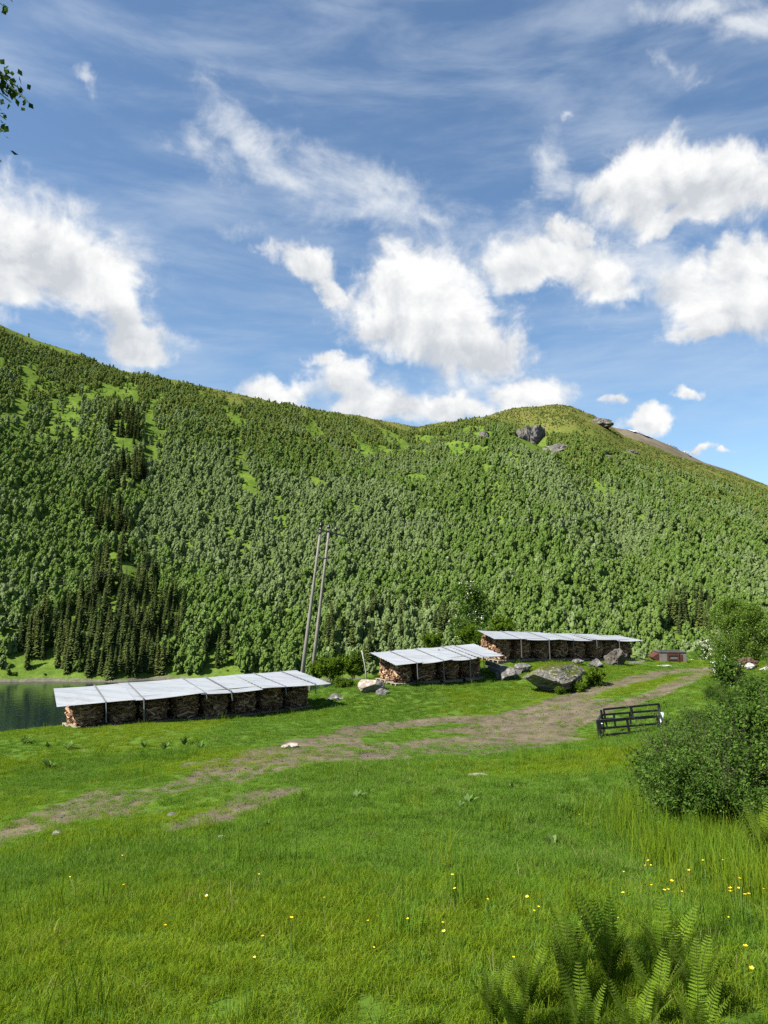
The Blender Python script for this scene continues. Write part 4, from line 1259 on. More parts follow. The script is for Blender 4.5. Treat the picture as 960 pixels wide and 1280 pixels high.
# ------------------------------------------------------------------ plants
def woody(seed, h, spread, stems=1, limbs=14, twigs=5, leaves=9000, leaf=.06, trunk_r=.07, low=.2, up=.55, blossom=0, droop=.0, shoots=0):
    """wood mesh + leaf quads (+ blossom quads) of one plant, origin at its base"""
    rg = np.random.default_rng(seed)
    wood = MB(); tw = []
    for s in range(stems):
        a = rg.uniform(0, 6.28); l = (0 if stems == 1 else rg.uniform(.25, .95))
        hh = h * rg.uniform(.7, 1.0) if stems > 1 else h
        tip = np.array([math.cos(a) * spread * l * .75, math.sin(a) * spread * l * .75, hh * (.92 - .3 * l if stems > 1 else .95)])
        mid = tip * np.array([.3, .3, .5]) + rg.normal(size=3) * .04 * h
        st = np.array([math.cos(a) * .08 * spread * l, math.sin(a) * .08 * spread * l, -.12])
        ts = np.linspace(0, 1, 8)[:, None]
        path = (1 - ts) ** 2 * st + 2 * ts * (1 - ts) * mid + ts ** 2 * tip
        wood.tube(path, np.linspace(trunk_r, trunk_r * .12, 8) / math.sqrt(stems) * 1.3, 6, False)
        for k in range(limbs):
            u = low + (1 - low) * (k + rg.uniform(0, 1)) / limbs
            p = path[min(7, int(u * 7))] * (1 - (u * 7 % 1)) + path[min(7, int(u * 7) + 1)] * (u * 7 % 1)
            an = rg.uniform(0, 6.28)
            prof = (math.sin(math.pi * min(.97, .15 + .85 * u)) ** .6)
            ln = spread * prof * rg.uniform(.45, 1.1) * (1 if stems == 1 else .55)
            d = np.array([math.cos(an), math.sin(an), up * rg.uniform(.5, 1.3)])
            e = p + d * ln; e[2] -= droop * ln
            m_ = p + d * ln * .5 + np.array([0, 0, .12 * ln])
            ts2 = np.linspace(0, 1, 5)[:, None]
            lp = (1 - ts2) ** 2 * p + 2 * ts2 * (1 - ts2) * m_ + ts2 ** 2 * e
            wood.tube(lp, np.linspace(trunk_r * .3, .005, 5) / math.sqrt(stems), 4, False)
            for j in range(twigs):
                v = rg.uniform(.25, 1.0); q = lp[min(4, int(v * 4))]
                dd = d * .5 + rg.normal(size=3) * .6; dd[2] -= droop * .8
                tl = ln * rg.uniform(.18, .5) + .08
                tw.append((q, q + dd * tl))
    for k in range(shoots):
        q, e = tw[rg.integers(len(tw))]; d = q / (np.linalg.norm(q) + .1) + rg.normal(size=3) * .35 + np.array([0, 0, .35])
        tw.append((q, q + d * rg.uniform(.25, .6) * spread)); wood.tube([q, q + d * .5 * spread * .5, tw[-1][1]], [.006, .004, .002], 4, False)
    tw = tw or [(np.zeros(3), np.array([0, 0, h]))]
    ta = np.array([t[0] for t in tw]); tb = np.array([t[1] for t in tw])
    pw = rg.uniform(.15, 1, len(tw)) ** 1.6; k = rg.choice(len(tw), leaves, p=pw / pw.sum()); u = rg.uniform(0, 1, leaves)[:, None]
    spr = .035 * max(h, spread)
    C = ta[k] * (1 - u) + tb[k] * u + rg.normal(size=(leaves, 3)) * spr
    C[:, 2] = np.maximum(C[:, 2], .02)
    Dv = rg.normal(size=(leaves, 3)); Dv[:, 2] -= .3
    Nv = rg.normal(size=(leaves, 3)) * .7; Nv[:, 2] += .9
    L = leaf * rg.uniform(.45, 1.5, leaves)
    V, F = leaf_quads(C, Dv, Nv, L, L * .62, .12)
    res = [wood.mesh('stems', True), mk_mesh('foliage', V, [F])]
    if blossom:
        k = rg.integers(0, len(tw), blossom)
        C = tb[k] + rg.normal(size=(blossom, 3)) * spr * .6 + np.array([0, 0, spr])
        CC = np.repeat(C, 9, 0) + rg.normal(size=(blossom * 9, 3)) * leaf * .45
        m9 = len(CC); Dv = rg.normal(size=(m9, 3)); Nv = rg.normal(size=(m9, 3)) * .5; Nv[:, 2] += 1
        V, F = leaf_quads(CC, Dv, Nv, leaf * .6, leaf * .5)
        res.append(mk_mesh('blossom', V, [F]))
    return res


def plant(name, label, cat, loc, meshes, leafmat, barkmat, rz=0., s=1.0, group=None, parts=('stems', 'foliage', 'blossom'), sz=None):
    t = thing(name, label, cat, loc, rz, group); t.scale = (s, s, sz or s)
    for me, nm, mt in zip(meshes, parts, (barkmat, leafmat, M['blossom'])):
        if not me.materials: me.materials.append(mt)
        o = bpy.data.objects.new(nm, me); COL.objects.link(o); o.parent = t
    return t


TREE_PARTS = ('trunk', 'crown', 'blossom')
# thicket on the right bank
TH = [woody(600, 1.9, 1.4, stems=12, limbs=6, twigs=6, leaves=18000, shoots=60, leaf=.055, trunk_r=.05, low=.1, up=.75), woody(601, 1.5, 1.7, stems=11, limbs=7, twigs=6, leaves=18000, shoots=60, leaf=.055, trunk_r=.05, low=.1, up=.5), woody(602, 2.3, 1.2, stems=10, limbs=7, twigs=6, leaves=18000, shoots=60, leaf=.06, trunk_r=.05, low=.1, up=.9)]
bl = [((868, 1062, 7.6), .50, 'dense low bush nearest in the thicket, dark hollow at its foot'), ((900, 1050, 8.3), .62, 'dense bush at the front of the thicket, behind the nearest bush'),
      ((965, 1050, 8.4), .6, 'dense bush at the right edge of the photo above the golden fern'), ((860, 1000, 10.4), .42, 'low outer bush on the left of the thicket'),
      ((905, 990, 11.2), .55, 'middle bush of the thicket behind the front ones'), ((955, 985, 11.4), .62, 'tall middle bush of the thicket at the right edge'),
      ((868, 955, 14.3), .36, 'low bush on the left rim of the thicket, nearest the rack'), ((915, 935, 15.5), .48, 'upper bush of the thicket right of the rack'), ((970, 935, 15.5), .66, 'big upper bush of the thicket at the right edge'),
      ((915, 895, 20.5), .42, 'far bush of the thicket beside the track bend'), ((955, 890, 21.5), .5, 'far bush of the thicket below the white stones'), ((995, 880, 22.0), .75, 'far tall bush at the right edge below the trees'),
      ((835, 1045, 8.6), .30, 'small low sprig bush at the lower left foot of the thicket'), ((822, 1010, 9.8), .28, 'small low bush on the outer left rim of the thicket'), ((848, 1025, 9.2), .42, 'low spreading bush between the nearest bush and the left rim'),
      ((835, 975, 12.0), .34, 'low scrubby bush left of the thicket, below the rack'), ((930, 1062, 7.4), .42, 'low bush in front of the thicket beside the golden fern'), ((870, 925, 17.5), .32, 'low bush on the upper left rim right of the rack'), ((890, 880, 24.0), .3, 'low bush at the upper tip of the thicket by the track')]
for k, ((px, py, yy), s, lab) in enumerate(bl):
    r_ = ray(px, py); xx = r_[0] / r_[1] * yy
    plant('bush', lab, 'bush', (xx, yy, gz((xx, yy)) - .05), TH[k % 3], M['bush'], M['twig'], k * 1.9, s, 'bushes of the right thicket')
# bright bushes behind and between the woodpiles
BB = [woody(620 + k, 1.7, 1.2, stems=7, limbs=7, twigs=6, leaves=6500, leaf=.10, trunk_r=.05, low=.15) for k in range(2)]
for k, (px, py, yy, s, lab) in enumerate(((415, 850, 37.0, .85, 'bright green bush behind the right end of the long roof'), (442, 846, 38.5, .8, 'bright green bush between the twin poles and the white stake'),
                                           (428, 868, 35.0, .6, 'low green bush beside the right end of the long woodpile'), (395, 850, 38.5, .6, 'green bush at the foot of the twin poles'), (540, 812, 44, .7, 'bush with pale tips peeping over the middle roof'),
                                           (628, 800, 46, .95, 'yellow-green bush rising over the left end of the farthest roof'), (606, 805, 44, .7, 'bush between the middle roof and the farthest roof'),
                                           (585, 805, 45, .75, 'bush in front of the blossoming rowan'), (480, 862, 36.5, .55, 'small bush at the left end of the middle woodpile'))):
    q = P(px, py, yy)
    plant('bush', lab, 'bush', tuple(q), BB[k % 2], M['bush_bright'], M['bark'], k * 2.3, s)
FB = woody(630, 1.6, 1.25, stems=8, limbs=7, twigs=6, leaves=6000, leaf=.09, trunk_r=.05, low=.15, blossom=230)
q = P(885, 834, 47); plant('flowering_bush', 'white-flowering round bush between the skip and the right trees', 'bush', tuple(q), FB, M['bush'], M['bark'], 0, 1.15)
FB2 = woody(633, 1.2, 1.0, stems=7, limbs=6, twigs=5, leaves=4500, leaf=.08, trunk_r=.04, low=.15, blossom=22)
q = G(905, 862); plant('flowering_bush', 'low bush with scattered white flowers above the thicket by the track bend', 'bush', tuple(q), FB2, M['bush'], M['bark'], 0, 1.0)
RW = woody(640, 6.5, 2.0, limbs=26, twigs=7, leaves=9000, leaf=.15, trunk_r=.12, low=.3, up=.5, blossom=70)
q = P(590, 808, 50); plant('rowan_tree', 'slender rowan with white blossom clusters rising over the middle roof', 'tree', (q[0], q[1], q[2] - 2.6), RW, M['bush'], M['bark'], 0, 1.0, parts=TREE_PARTS)
BT = [woody(650 + k, 5.6, 2.1, limbs=38, twigs=10, leaves=26000, leaf=.11, trunk_r=.11, low=.06, up=.6) for k in range(2)]
for k, (px, py, yy, s, lab) in enumerate(((912, 843, 43, .72, 'leafy birch nearest the track end, left of its two neighbours'), (948, 843, 42, .66, 'leafy birch at the right edge beside the track end'), (930, 838, 48, .72, 'leafy birch standing behind the other two by the track end'), (985, 840, 44, .80, 'leafy birch cut off by the right edge'))):
    q = P(px, py, yy); plant('birch_tree', lab, 'tree', tuple(q), BT[k % 2], M['mid_leaf'], M['birch_bark'], k * 1.7, s, 'birches by the track end', parts=TREE_PARTS)
# fern-like clump by the boulder
CLM = woody(660, .9, .8, stems=8, limbs=6, twigs=5, leaves=3500, leaf=.09, trunk_r=.02, low=.1)
for k, (px, py, yy, s, lab) in enumerate(((742, 852, 34.2, .95, 'bright yellow-green leafy clump right of the mossy boulder'), (722, 862, 32.8, .55, 'small leafy clump at the foot of the mossy boulder'), (700, 866, 32.4, .4, 'tiny leafy clump in front of the mossy boulder'))):
    q = P(px, py, yy); plant('leafy_plant', lab, 'plant', (q[0], q[1], gz(q)), CLM, M['bush_bright'], M['stem_green'], k, s)


# ferns
def fern_meshes(seed, nf=11, L=1.0, spread=.42):
    rg = np.random.default_rng(seed); st = MB(); C, Dv, Nv, LL, WW = [], [], [], [], []
    for f in range(nf):
        an = f * 6.283 / nf + rg.normal() * .25; out = np.array([math.cos(an), math.sin(an), 0]); ln = L * rg.uniform(.7, 1.1); sp = spread * rg.uniform(.5, 1.1)
        us = np.linspace(0, 1, 14)
        path = np.array([out * sp * ln * u ** 1.6 + np.array([0, 0, ln * (u - .22 * sp * u ** 3)]) for u in us])
        st.tube(path, np.linspace(.0045, .001, 14), 5, False)
        side = np.cross(out, [0, 0, 1.0])
        for j in range(22):
            u = .20 + .80 * j / 22; p = np.array([np.interp(u, us, path[:, q]) for q in range(3)])
            tg = np.array([np.interp(min(1, u + .05), us, path[:, q]) for q in range(3)]) - p; tg /= np.linalg.norm(tg) + 1e-9
            pl = ln * .125 * (math.sin(math.pi * min(1, (u - .05) * 1.02)) ** .8) * (1.1 - .3 * u) + .012
            for sg in (-1, 1):
                d = side * sg + tg * .35 + rg.normal(size=3) * .06; d /= np.linalg.norm(d)
                nrm = np.cross(d, tg); nrm = nrm if nrm[2] > 0 else -nrm
                # pinna: a narrow blade with a few leaflets along it
                C.append(p); Dv.append(d - np.array([0, 0, .18])); Nv.append(nrm); LL.append(pl); WW.append(pl * .17 + .004)
                for q in range(5):
                    v = (q + .4) / 5.6; pp = p + d * pl * v - np.array([0, 0, .14 * pl * v])
                    for s2 in (-1, 1):
                        C.append(pp); Dv.append(tg * s2 + d * .8); Nv.append(nrm); LL.append(pl * .17 * (1 - .6 * v) + .003); WW.append(pl * .085 + .002)
    C, Dv, Nv = map(np.array, (C, Dv, Nv))
    V, F = leaf_quads(C, Dv, Nv, np.array(LL), np.array(WW))
    return [st.mesh('frond_stalks'), mk_mesh('fronds', V, [F])]


FN = [fern_meshes(700 + k) for k in range(3)]
fern_spots = [(.90, 3.25, .37), (.70, 3.05, .33), (1.10, 3.15, .34), (.55, 3.1, .27), (.95, 2.85, .30), (1.12, 2.92, .30), (.46, 2.85, .25), (1.02, 2.65, .28), (.80, 3.45, .30), (.66, 2.7, .27), (.40, 3.02, .23), (.82, 2.66, .26)]
fl = ['tall fern at the back of the foreground fern patch', 'fern in the middle of the foreground fern patch', 'tall fern on the right of the foreground fern patch', 'short fern on the left rim of the foreground fern patch', 'fern in front of the tall one in the foreground patch',
      'fern at the right front of the foreground fern patch', 'small fern at the left front corner of the fern patch', 'fern at the bottom edge, right half of the fern patch', 'farthest small fern behind the foreground fern patch', 'fern at the bottom edge, left half of the fern patch', 'outermost small fern on the left of the fern patch', 'low fern at the bottom edge in the middle of the fern patch']
for k, ((xx, yy, s), lab) in enumerate(zip(fern_spots, fl)):
    plant('fern', lab, 'fern', (xx, yy, gz((xx, yy)) - .02), FN[k % 3], M['fern'], M['stem_dark'], k * 1.3, s, 'ferns of the foreground patch', parts=('stalks', 'fronds'))
FG = fern_meshes(710)
for k, (px, py, yy, s, lab) in enumerate(((958, 1085, 5.6, .52, 'golden-green fern at the right edge below the thicket'), (932, 1095, 6.0, .36, 'smaller golden-green fern left of the one at the right edge'))):
    r_ = ray(px, py); xx = r_[0] / r_[1] * yy
    plant('fern', lab, 'fern', (xx, yy, gz((xx, yy))), FG, M['fern_gold'], M['stem_green'], k * 2, s, 'golden ferns by the thicket', parts=('stalks', 'fronds'))


# dock weeds
def dock_meshes(seed, n=11, L=.24):
    rg = np.random.default_rng(seed); V, Q = [], []
    for k in range(n):
        an = rg.uniform(0, 6.28); le = rg.uniform(.3, 1.0); l = L * rg.uniform(.6, 1.15); w = l * .16
        o_ = np.array([math.cos(an), math.sin(an), 0]); sd = np.array([-math.sin(an), math.cos(an), 0])
        b0 = len(V)
        for j in range(6):
            u = j / 5; c = o_ * l * le * u ** 1.2 + np.array([0, 0, l * (u - .5 * le * u * u)]); ww = w * math.sin(math.pi * (.06 + .92 * u)) ** .8
            V += [c - sd * ww, c - np.array([0, 0, .2 * ww]), c + sd * ww]
        for j in range(5):
            a = b0 + 3 * j; Q += [[a, a + 1, a + 4, a + 3], [a + 1, a + 2, a + 5, a + 4]]
    return mk_mesh('dock_weed', np.array(V), [np.array(Q)], True)


DK = [dock_meshes(720 + k) for k in range(3)]
for me in DK: me.materials.append(M['dock'])
docks = [(428, 998), (445, 1000), (460, 994), (575, 1012), (585, 1006), (330, 1038), (345, 1040), (85, 938), (60, 935), (180, 935), (205, 938), (230, 932), (60, 962), (110, 972), (690, 1060), (672, 1062), (715, 1032), (735, 1040), (705, 1010), (755, 1000), (640, 988), (770, 1050), (30, 930), (250, 936)]
for k, (px, py) in enumerate(docks):
    g_ = G(px, py); o = bpy.data.objects.new('dock_weed', DK[k % 3]); COL.objects.link(o); o.location = g_; s = random.uniform(.45, .8) * (1.8 if py < 970 else .75)
    o.scale = (s, s, s); o.rotation_euler = (0, 0, random.uniform(0, 6.28))
    where = 'in front of the long woodpile' if py < 980 and px < 300 else ('on the grass below the bare dirt' if px < 600 else 'left of the thicket')
    tag(o, 'pale broad-leaved weed ' + where, 'weed', 'broad-leaved weeds ' + where)

# buttercups
bm_ = MB()
bm_.tube([(0, 0, 0), (.01, .0, .16), (.0, .01, .30)], .0018, 4)
stm = bm_.mesh('buttercup'); stm.materials.append(M['stem_green'])
pv, pf = leaf_quads(np.tile([0, .01, .30], (5, 1)), np.array([[math.cos(a), math.sin(a), .55] for a in np.arange(5) * 1.2566]), np.tile([0, 0, 1.], (5, 1)), .017, .017)
b5 = bmesh.new(); b5.from_mesh(stm); nf = len(b5.faces); pme = mk_mesh('p', pv, [pf]); b5.from_mesh(pme); b5.faces.ensure_lookup_table()
for f in b5.faces[nf:]: f.material_index = 1
BUT = bpy.data.meshes.new('buttercup'); b5.to_mesh(BUT); b5.free(); BUT.materials.append(M['stem_green']); BUT.materials.append(M['petal'])
spots = [(936, 1262), (940, 1268), (660, 1175), (668, 1172), (672, 1177), (838, 1155), (850, 1150), (812, 1118), (822, 1116), (950, 1085), (905, 1120), (925, 1145), (640, 1245), (790, 1170)]
for _ in range(40):
    c = random.choice([(480, 1210, 260, 50), (700, 1130, 160, 40), (820, 1150, 120, 40), (850, 1140, 90, 40), (400, 1120, 300, 50), (700, 1050, 120, 30)])
    spots.append((random.gauss(c[0], c[2] * .6), random.gauss(c[1], c[3] * .7)))
for px, py in spots:
    if not (2 < px < 958 and 1010 < py < 1276): continue
    g_ = G(px, py); o = bpy.data.objects.new('buttercup', BUT); COL.objects.link(o)
    s = random.uniform(.42, .68); o.location = g_; o.scale = (s, s, s); o.rotation_euler = (random.gauss(0, .15), random.gauss(0, .15), random.uniform(0, 6.28))
    tag(o, 'small yellow buttercup in the foreground grass', 'buttercup', 'buttercups in the meadow')

# birch at the left whose twigs hang into the picture
tb0 = np.array([-4.3, -.7, float(height(np.array(-4.3), np.array(-.7)))])
bt = thing('birch_tree', 'birch just outside the left edge, its leafy twig tips hanging into the picture', 'tree', tuple(tb0))
rg = np.random.default_rng(91); wood = MB(); tws = []; tips = []
H = 8.5
trunk = np.array([[.1 * math.sin(k), .08 * math.cos(k * 1.3), H * k / 9 - .2 * (k == 0)] for k in range(10)]); wood.tube(trunk, np.linspace(.13, .015, 10), 8)
targets = [(P(26, 112, 2.5), 1), (P(36, 128, 2.5), 1), (P(14, 116, 2.52), 1), (P(22, 126, 2.5), 1), (P(6, 130, 2.5), 1), (P(20, 108, 2.5), 1), (P(33, 124, 2.5), 1), (P(10, 98, 2.6), 1), (P(14, 128, 2.55), 1), (P(5, 165, 2.55), 1), (P(8, 150, 2.6), 0), (P(2, 202, 2.55), 0), (P(16, 2, 2.45), 1), (P(5, 8, 2.5), 1), (P(8, 676, 2.4), 1), (P(2, 690, 2.4), 1), (P(-2, 770, 2.4), 0)]
for (tp, big) in targets:
    e = tp - tb0; zs = min(H * .9, e[2] + .6 + rg.uniform(0, .5)); s_ = np.array([np.interp(zs, trunk[:, 2], trunk[:, 0]), np.interp(zs, trunk[:, 2], trunk[:, 1]), zs])
    m_ = (s_ + e) / 2 + np.array([0, 0, .55]); ts2 = np.linspace(0, 1, 9)[:, None]
    lp = (1 - ts2) ** 2 * s_ + 2 * ts2 * (1 - ts2) * m_ + ts2 ** 2 * e
    wood.tube(lp, np.linspace(.02, .002, 9), 5, False)
    for j in range(3, 9): tws.append((lp[j - 1], lp[j]))
    tips.append((lp[7] * .75 + lp[6] * .25, lp[8]))
extra = []
for k in range(34):
    u = rg.uniform(.25, 1); p = np.array([np.interp(u * H, trunk[:, 2], trunk[:, q]) for q in (0, 1)] + [u * H]); an = rg.uniform(.35 * math.pi, 1.65 * math.pi); ln = 2.3 * math.sin(math.pi * min(.95, u)) ** .6 * rg.uniform(.5, 1)
    e = p + np.array([math.cos(an), math.sin(an), .35]) * ln; m_ = (p + e) / 2 + np.array([0, 0, .3]); ts2 = np.linspace(0, 1, 6)[:, None]
    lp = (1 - ts2) ** 2 * p + 2 * ts2 * (1 - ts2) * m_ + ts2 ** 2 * e; wood.tube(lp, np.linspace(.03, .004, 6), 5, False)
    for j in range(2, 6):
        for q in range(3):
            extra.append((lp[j], lp[j] + rg.normal(size=3) * .35 - np.array([0, 0, .25])))
C = []
for a, b in tws:
    for _ in range(44): C.append(a + (b - a) * rg.uniform() + rg.normal(size=3) * .018)
for a, b in tips:
    for _ in range(34): C.append(a + (b - a) * rg.uniform() + rg.normal(size=3) * .022)
for a, b in extra:
    for _ in range(14): C.append(a + (b - a) * rg.uniform() + rg.normal(size=3) * .08)
C = np.array(C); nq = len(tws) * 44 + len(tips) * 34
pxx, pyy = project(C + tb0)
ok = np.ones(len(C), bool); ok[nq:] = (pxx[nq:] < -25) | (C[nq:, 1] + tb0[1] < 1.0)
C = C[ok]; n = len(C)
Dv = rg.normal(size=(n, 3)) * .7; Dv[:, 2] -= .8; Nv = rg.normal(size=(n, 3))
L_ = .025 * rg.uniform(.7, 1.2, n); V, F = leaf_quads(C, Dv, Nv, L_, L_ * .8, .1)
wood.build('trunk', M['birch_bark'], bt, True); obj('crown', mk_mesh('crown', V, [F]), M['near_leaf'], bt)

# ------------------------------------------------------------------ sun, sky, clouds
SUN_EL, SUN_AZ = R(48), R(-116)          # azimuth from +Y towards +X: the sun stands high to the left
sd = Vector((math.sin(SUN_AZ) * math.cos(SUN_EL), math.cos(SUN_AZ) * math.cos(SUN_EL), math.sin(SUN_EL)))
sl = bpy.data.lights.new('sun', 'SUN'); sl.energy = 5.0; sl.angle = R(.53); sl.color = (1, .95, .86)
so = bpy.data.objects.new('sun', sl); COL.objects.link(so); so.rotation_euler = sd.to_track_quat('Z', 'Y').to_euler()

wd = bpy.data.worlds.new('World'); scene.world = wd; wd.use_nodes = True
nt = wd.node_tree; nt.nodes.clear()
out = nt.nodes.new('ShaderNodeOutputWorld'); bg = nt.nodes.new('ShaderNodeBackground'); bg.inputs['Strength'].default_value = .05
nt.links.new(bg.outputs[0], out.inputs[0])
sky = nt.nodes.new('ShaderNodeTexSky'); sky.sky_type = 'NISHITA'; sky.sun_disc = False
sky.sun_elevation = SUN_EL; sky.sun_rotation = SUN_AZ; sky.air_density = 1.0; sky.dust_density = .6; sky.ozone_density = 1.6; sky.altitude = 200
tc = nt.nodes.new('ShaderNodeTexCoord'); dirv = tc.outputs['Generated']
sx = nt.nodes.new('ShaderNodeSeparateXYZ'); nt.links.new(dirv, sx.inputs[0])
az = mathn(nt, 'ARCTAN2', sx.outputs[0], sx.outputs[1]); el = mathn(nt, 'ARCSINE', sx.outputs[2])
cv = nt.nodes.new('ShaderNodeCombineXYZ'); nt.links.new(az, cv.inputs[0]); nt.links.new(el, cv.inputs[1]); AE = cv.outputs[0]
wn = nt.nodes.new('ShaderNodeTexNoise'); wn.inputs['Scale'].default_value = 8.5; wn.inputs['Detail'].default_value = 5; wn.inputs['Roughness'].default_value = .62
nt.links.new(AE, wn.inputs['Vector'])
wv = nt.nodes.new('ShaderNodeVectorMath'); wv.operation = 'MULTIPLY_ADD'; wv.inputs[1].default_value = (.12, .085, 0); wv.inputs[2].default_value = (-.06, -.0425, 0)
nt.links.new(wn.outputs['Color'], wv.inputs[0])
wa = nt.nodes.new('ShaderNodeVectorMath'); wa.operation = 'ADD'; nt.links.new(AE, wa.inputs[0]); nt.links.new(wv.outputs[0], wa.inputs[1]); AW = wa.outputs[0]


def azel(px, py):
    r = ray(px, py); r = r / np.linalg.norm(r)
    return math.atan2(r[0], r[1]), math.asin(r[2])


def wnoise(scale, detail, rough, off=(0, 0, 0), dist=0., stretch=(1, 1, 1), rot=(0, 0, 0)):
    mp = nt.nodes.new('ShaderNodeMapping'); mp.inputs['Location'].default_value = off; mp.inputs['Scale'].default_value = stretch; mp.inputs['Rotation'].default_value = rot
    nt.links.new(AE, mp.inputs[0])
    n = nt.nodes.new('ShaderNodeTexNoise'); n.inputs['Scale'].default_value = scale; n.inputs['Detail'].default_value = detail; n.inputs['Roughness'].default_value = rough; n.inputs['Distortion'].default_value = dist
    nt.links.new(mp.outputs[0], n.inputs['Vector']); return n.outputs[0]


def blobs(lst, shade):
    F = None; S = None
    for (px, py, rx, ry, rot, st) in lst:
        a, e = azel(px, py)
        a2, e2 = azel(px + rx, py); a3, e3 = azel(px, py - ry)
        mp = nt.nodes.new('ShaderNodeMapping'); mp.vector_type = 'TEXTURE'
        mp.inputs['Location'].default_value = (a, e, 0); mp.inputs['Rotation'].default_value = (0, 0, R(rot)); mp.inputs['Scale'].default_value = (abs(a2 - a), abs(e3 - e), 1)
        nt.links.new(AW, mp.inputs[0])
        ln = nt.nodes.new('ShaderNodeVectorMath'); ln.operation = 'LENGTH'; nt.links.new(mp.outputs[0], ln.inputs[0])
        v = mathn(nt, 'MULTIPLY_ADD', ln.outputs['Value'], -1.0, st)
        F = v if F is None else mathn(nt, 'SMOOTH_MAX', F, v, .12)
        if shade:
            s2 = nt.nodes.new('ShaderNodeSeparateXYZ'); nt.links.new(mp.outputs[0], s2.inputs[0])
            w = mathn(nt, 'MULTIPLY', mathn(nt, 'MAXIMUM', v, 0.0), s2.outputs[1])
            S = w if S is None else mathn(nt, 'ADD', S, w)
    return F, S


CUM = [  # px, py, rx, ry, rotation, strength : cumulus masses
    (30, 295, 110, 80, -18, 1.05), (100, 340, 105, 66, -22, 1.05), (155, 395, 70, 46, -25, 1.0), (175, 432, 48, 20, 0, .9), (0, 345, 80, 40, -10, .9),
    (545, 395, 118, 70, -8, 1.15), (610, 425, 58, 50, -10, 1.0), (470, 400, 50, 38, 10, .9), (500, 350, 60, 30, 0, .95), (590, 450, 60, 20, 0, .75),
    (382, 320, 52, 34, -25, .9), (410, 358, 36, 18, -30, .85),
    (665, 325, 85, 46, 0, .95), (745, 350, 70, 40, -5, .85), (700, 285, 36, 26, 0, .8),
    (840, 225, 140, 58, -4, 1.05), (910, 225, 90, 62, 0, 1.05), (760, 225, 60, 40, 0, .85), (860, 270, 100, 24, 0, .9),
    (905, 385, 100, 52, 0, 1.05), (860, 350, 90, 44, -8, .8), (940, 330, 60, 50, 0, .85), (880, 418, 70, 22, 0, .9),
    (425, 480, 52, 36, 0, .95), (350, 488, 66, 24, 0, .95), (470, 505, 90, 28, 0, .95), (560, 508, 80, 22, 0, .85), (555, 515, 60, 18, 0, .75), (665, 492, 58, 26, 0, 1.0), (415, 452, 34, 20, -20, .8),
    (862, 498, 24, 11, 0, .95), (803, 530, 38, 18, 0, 1.0), (878, 568, 32, 9, -12, .9), (910, 573, 14, 8, 0, .85), (768, 500, 24, 12, 0, .65), (-80, 380, 90, 50, 0, 1.), (1050, 260, 120, 80, 0, 1.), (-190, 120, 90, 60, 0, 1.), (1120, 460, 100, 40, 0, 1.)]
WSP = [  # thin torn wisps
    (305, 175, 95, 52, -28, 1.0), (360, 222, 75, 34, -15, .95), (480, 240, 88, 44, -20, 1.0), (530, 280, 60, 26, -10, .85), (450, 270, 60, 40, 0, .95), (690, 205, 36, 60, 20, .95), (730, 215, 50, 40, 0, .8),
    (840, 85, 44, 22, -25, .9), (870, 8, 130, 30, -6, 1.0), (940, 25, 80, 34, -10, 1.0), (112, 118, 26, 16, -30, .8), (290, 285, 60, 30, 10, .65), (60, 260, 120, 60, -20, .7), (215, 415, 50, 22, -10, .7), (770, 385, 50, 24, -15, .8), (715, 140, 14, 10, 0, .7), (600, 300, 40, 24, 0, .8),
    (450, 235, 220, 100, -20, .85), (780, 320, 250, 105, 0, .78), (640, 300, 160, 70, 0, .8), (500, 490, 240, 44, 0, .74), (250, 180, 110, 60, -25, .8), (95, 320, 180, 100, -20, .85), (880, 100, 60, 20, 0, .45), (890, 340, 130, 70, 0, .75), (590, 500, 130, 26, 0, .7)]
Fc, Sc = blobs(CUM, True); Fw, _ = blobs(WSP, False)
n1 = wnoise(11, 9, .58, (3.1, 1.7, 0), .35); n1b = wnoise(11, 9, .58, (3.1 + .022, 1.7 - .020, 0), .35)
n2 = wnoise(34, 7, .6, (8.2, 4.4, 0), .6)
nz = mathn(nt, 'ADD', mathn(nt, 'MULTIPLY', mathn(nt, 'SUBTRACT', n1, .5), 1.9), mathn(nt, 'MULTIPLY', mathn(nt, 'SUBTRACT', n2, .5), .55))


def smooth(v, a, b):
    mr = nt.nodes.new('ShaderNodeMapRange'); mr.interpolation_type = 'SMOOTHSTEP'; mr.inputs[1].default_value = a; mr.inputs[2].default_value = b
    nt.links.new(v, mr.inputs[0]); return mr.outputs[0]


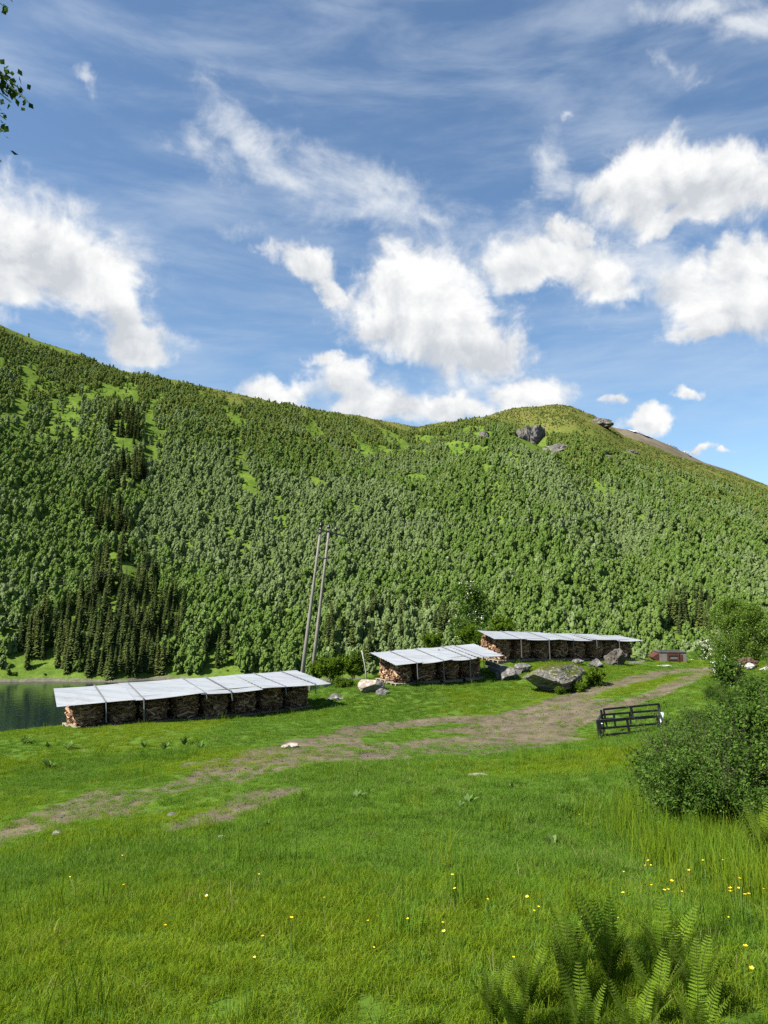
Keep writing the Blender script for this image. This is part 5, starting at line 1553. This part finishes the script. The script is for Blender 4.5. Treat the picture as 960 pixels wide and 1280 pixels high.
vc = mathn(nt, 'ADD', Fc, nz); ac = smooth(vc, -.09, .48)
n3 = wnoise(10, 9, .64, (1.2, 7.7, 0), .35, (1, 1.5, 1), (0, 0, R(25)))
vw = mathn(nt, 'ADD', Fw, mathn(nt, 'MULTIPLY', mathn(nt, 'SUBTRACT', n3, .5), 2.6)); aw = mathn(nt, 'MULTIPLY', smooth(vw, .05, 1.35), .88)
n4 = wnoise(3.4, 8, .60, (5.5, 2.2, 0), .3, (1, 4.5, 1), (0, 0, R(30)))
ci = mathn(nt, 'MULTIPLY', smooth(n4, .38, .82), .48)
# light and dark in the clouds: relief from the offset noise, greyer undersides
rel = mathn(nt, 'MULTIPLY', mathn(nt, 'SUBTRACT', n1, n1b), 3.2)
base = mathn(nt, 'MULTIPLY', Sc, 1.2)
sh = mathn(nt, 'ADD', mathn(nt, 'ADD', rel, base), .62, clamp=True)
ccol = mixc(nt, sh, (4.4, 4.65, 5.0), (7.0, 7.05, 7.0))
wcol = (6.1, 6.35, 6.6)
skyt = mixc(nt, 1.0, sky.outputs[0], (.98, 1.12, 1.18), 'MULTIPLY')
skyc = mixc(nt, ci, skyt, (4.9, 5.5, 6.3))
skyc = mixc(nt, aw, skyc, wcol)
skyc = mixc(nt, ac, skyc, ccol)
nt.links.new(skyc, bg.inputs[0])
wd.cycles.sampling_method = 'MANUAL'; wd.cycles.sample_map_resolution = 512

# ------------------------------------------------------------------ render settings
vs_ = scene.view_settings
vs_.view_transform = 'Standard'; vs_.look = 'None'; vs_.gamma = 1; vs_.use_curve_mapping = False; vs_.exposure = 1.5
scene.display_settings.display_device = 'sRGB'
cy = scene.cycles
cy.use_denoising = False
try: cy.denoiser = 'OPENIMAGEDENOISE'
except Exception: pass
cy.max_bounces = 6; cy.diffuse_bounces = 3; cy.glossy_bounces = 2; cy.transmission_bounces = 4; cy.transparent_max_bounces = 8; cy.sample_clamp_indirect = 6
cy.caustics_reflective = False; cy.caustics_refractive = False
scene.render.filter_size = 1.3
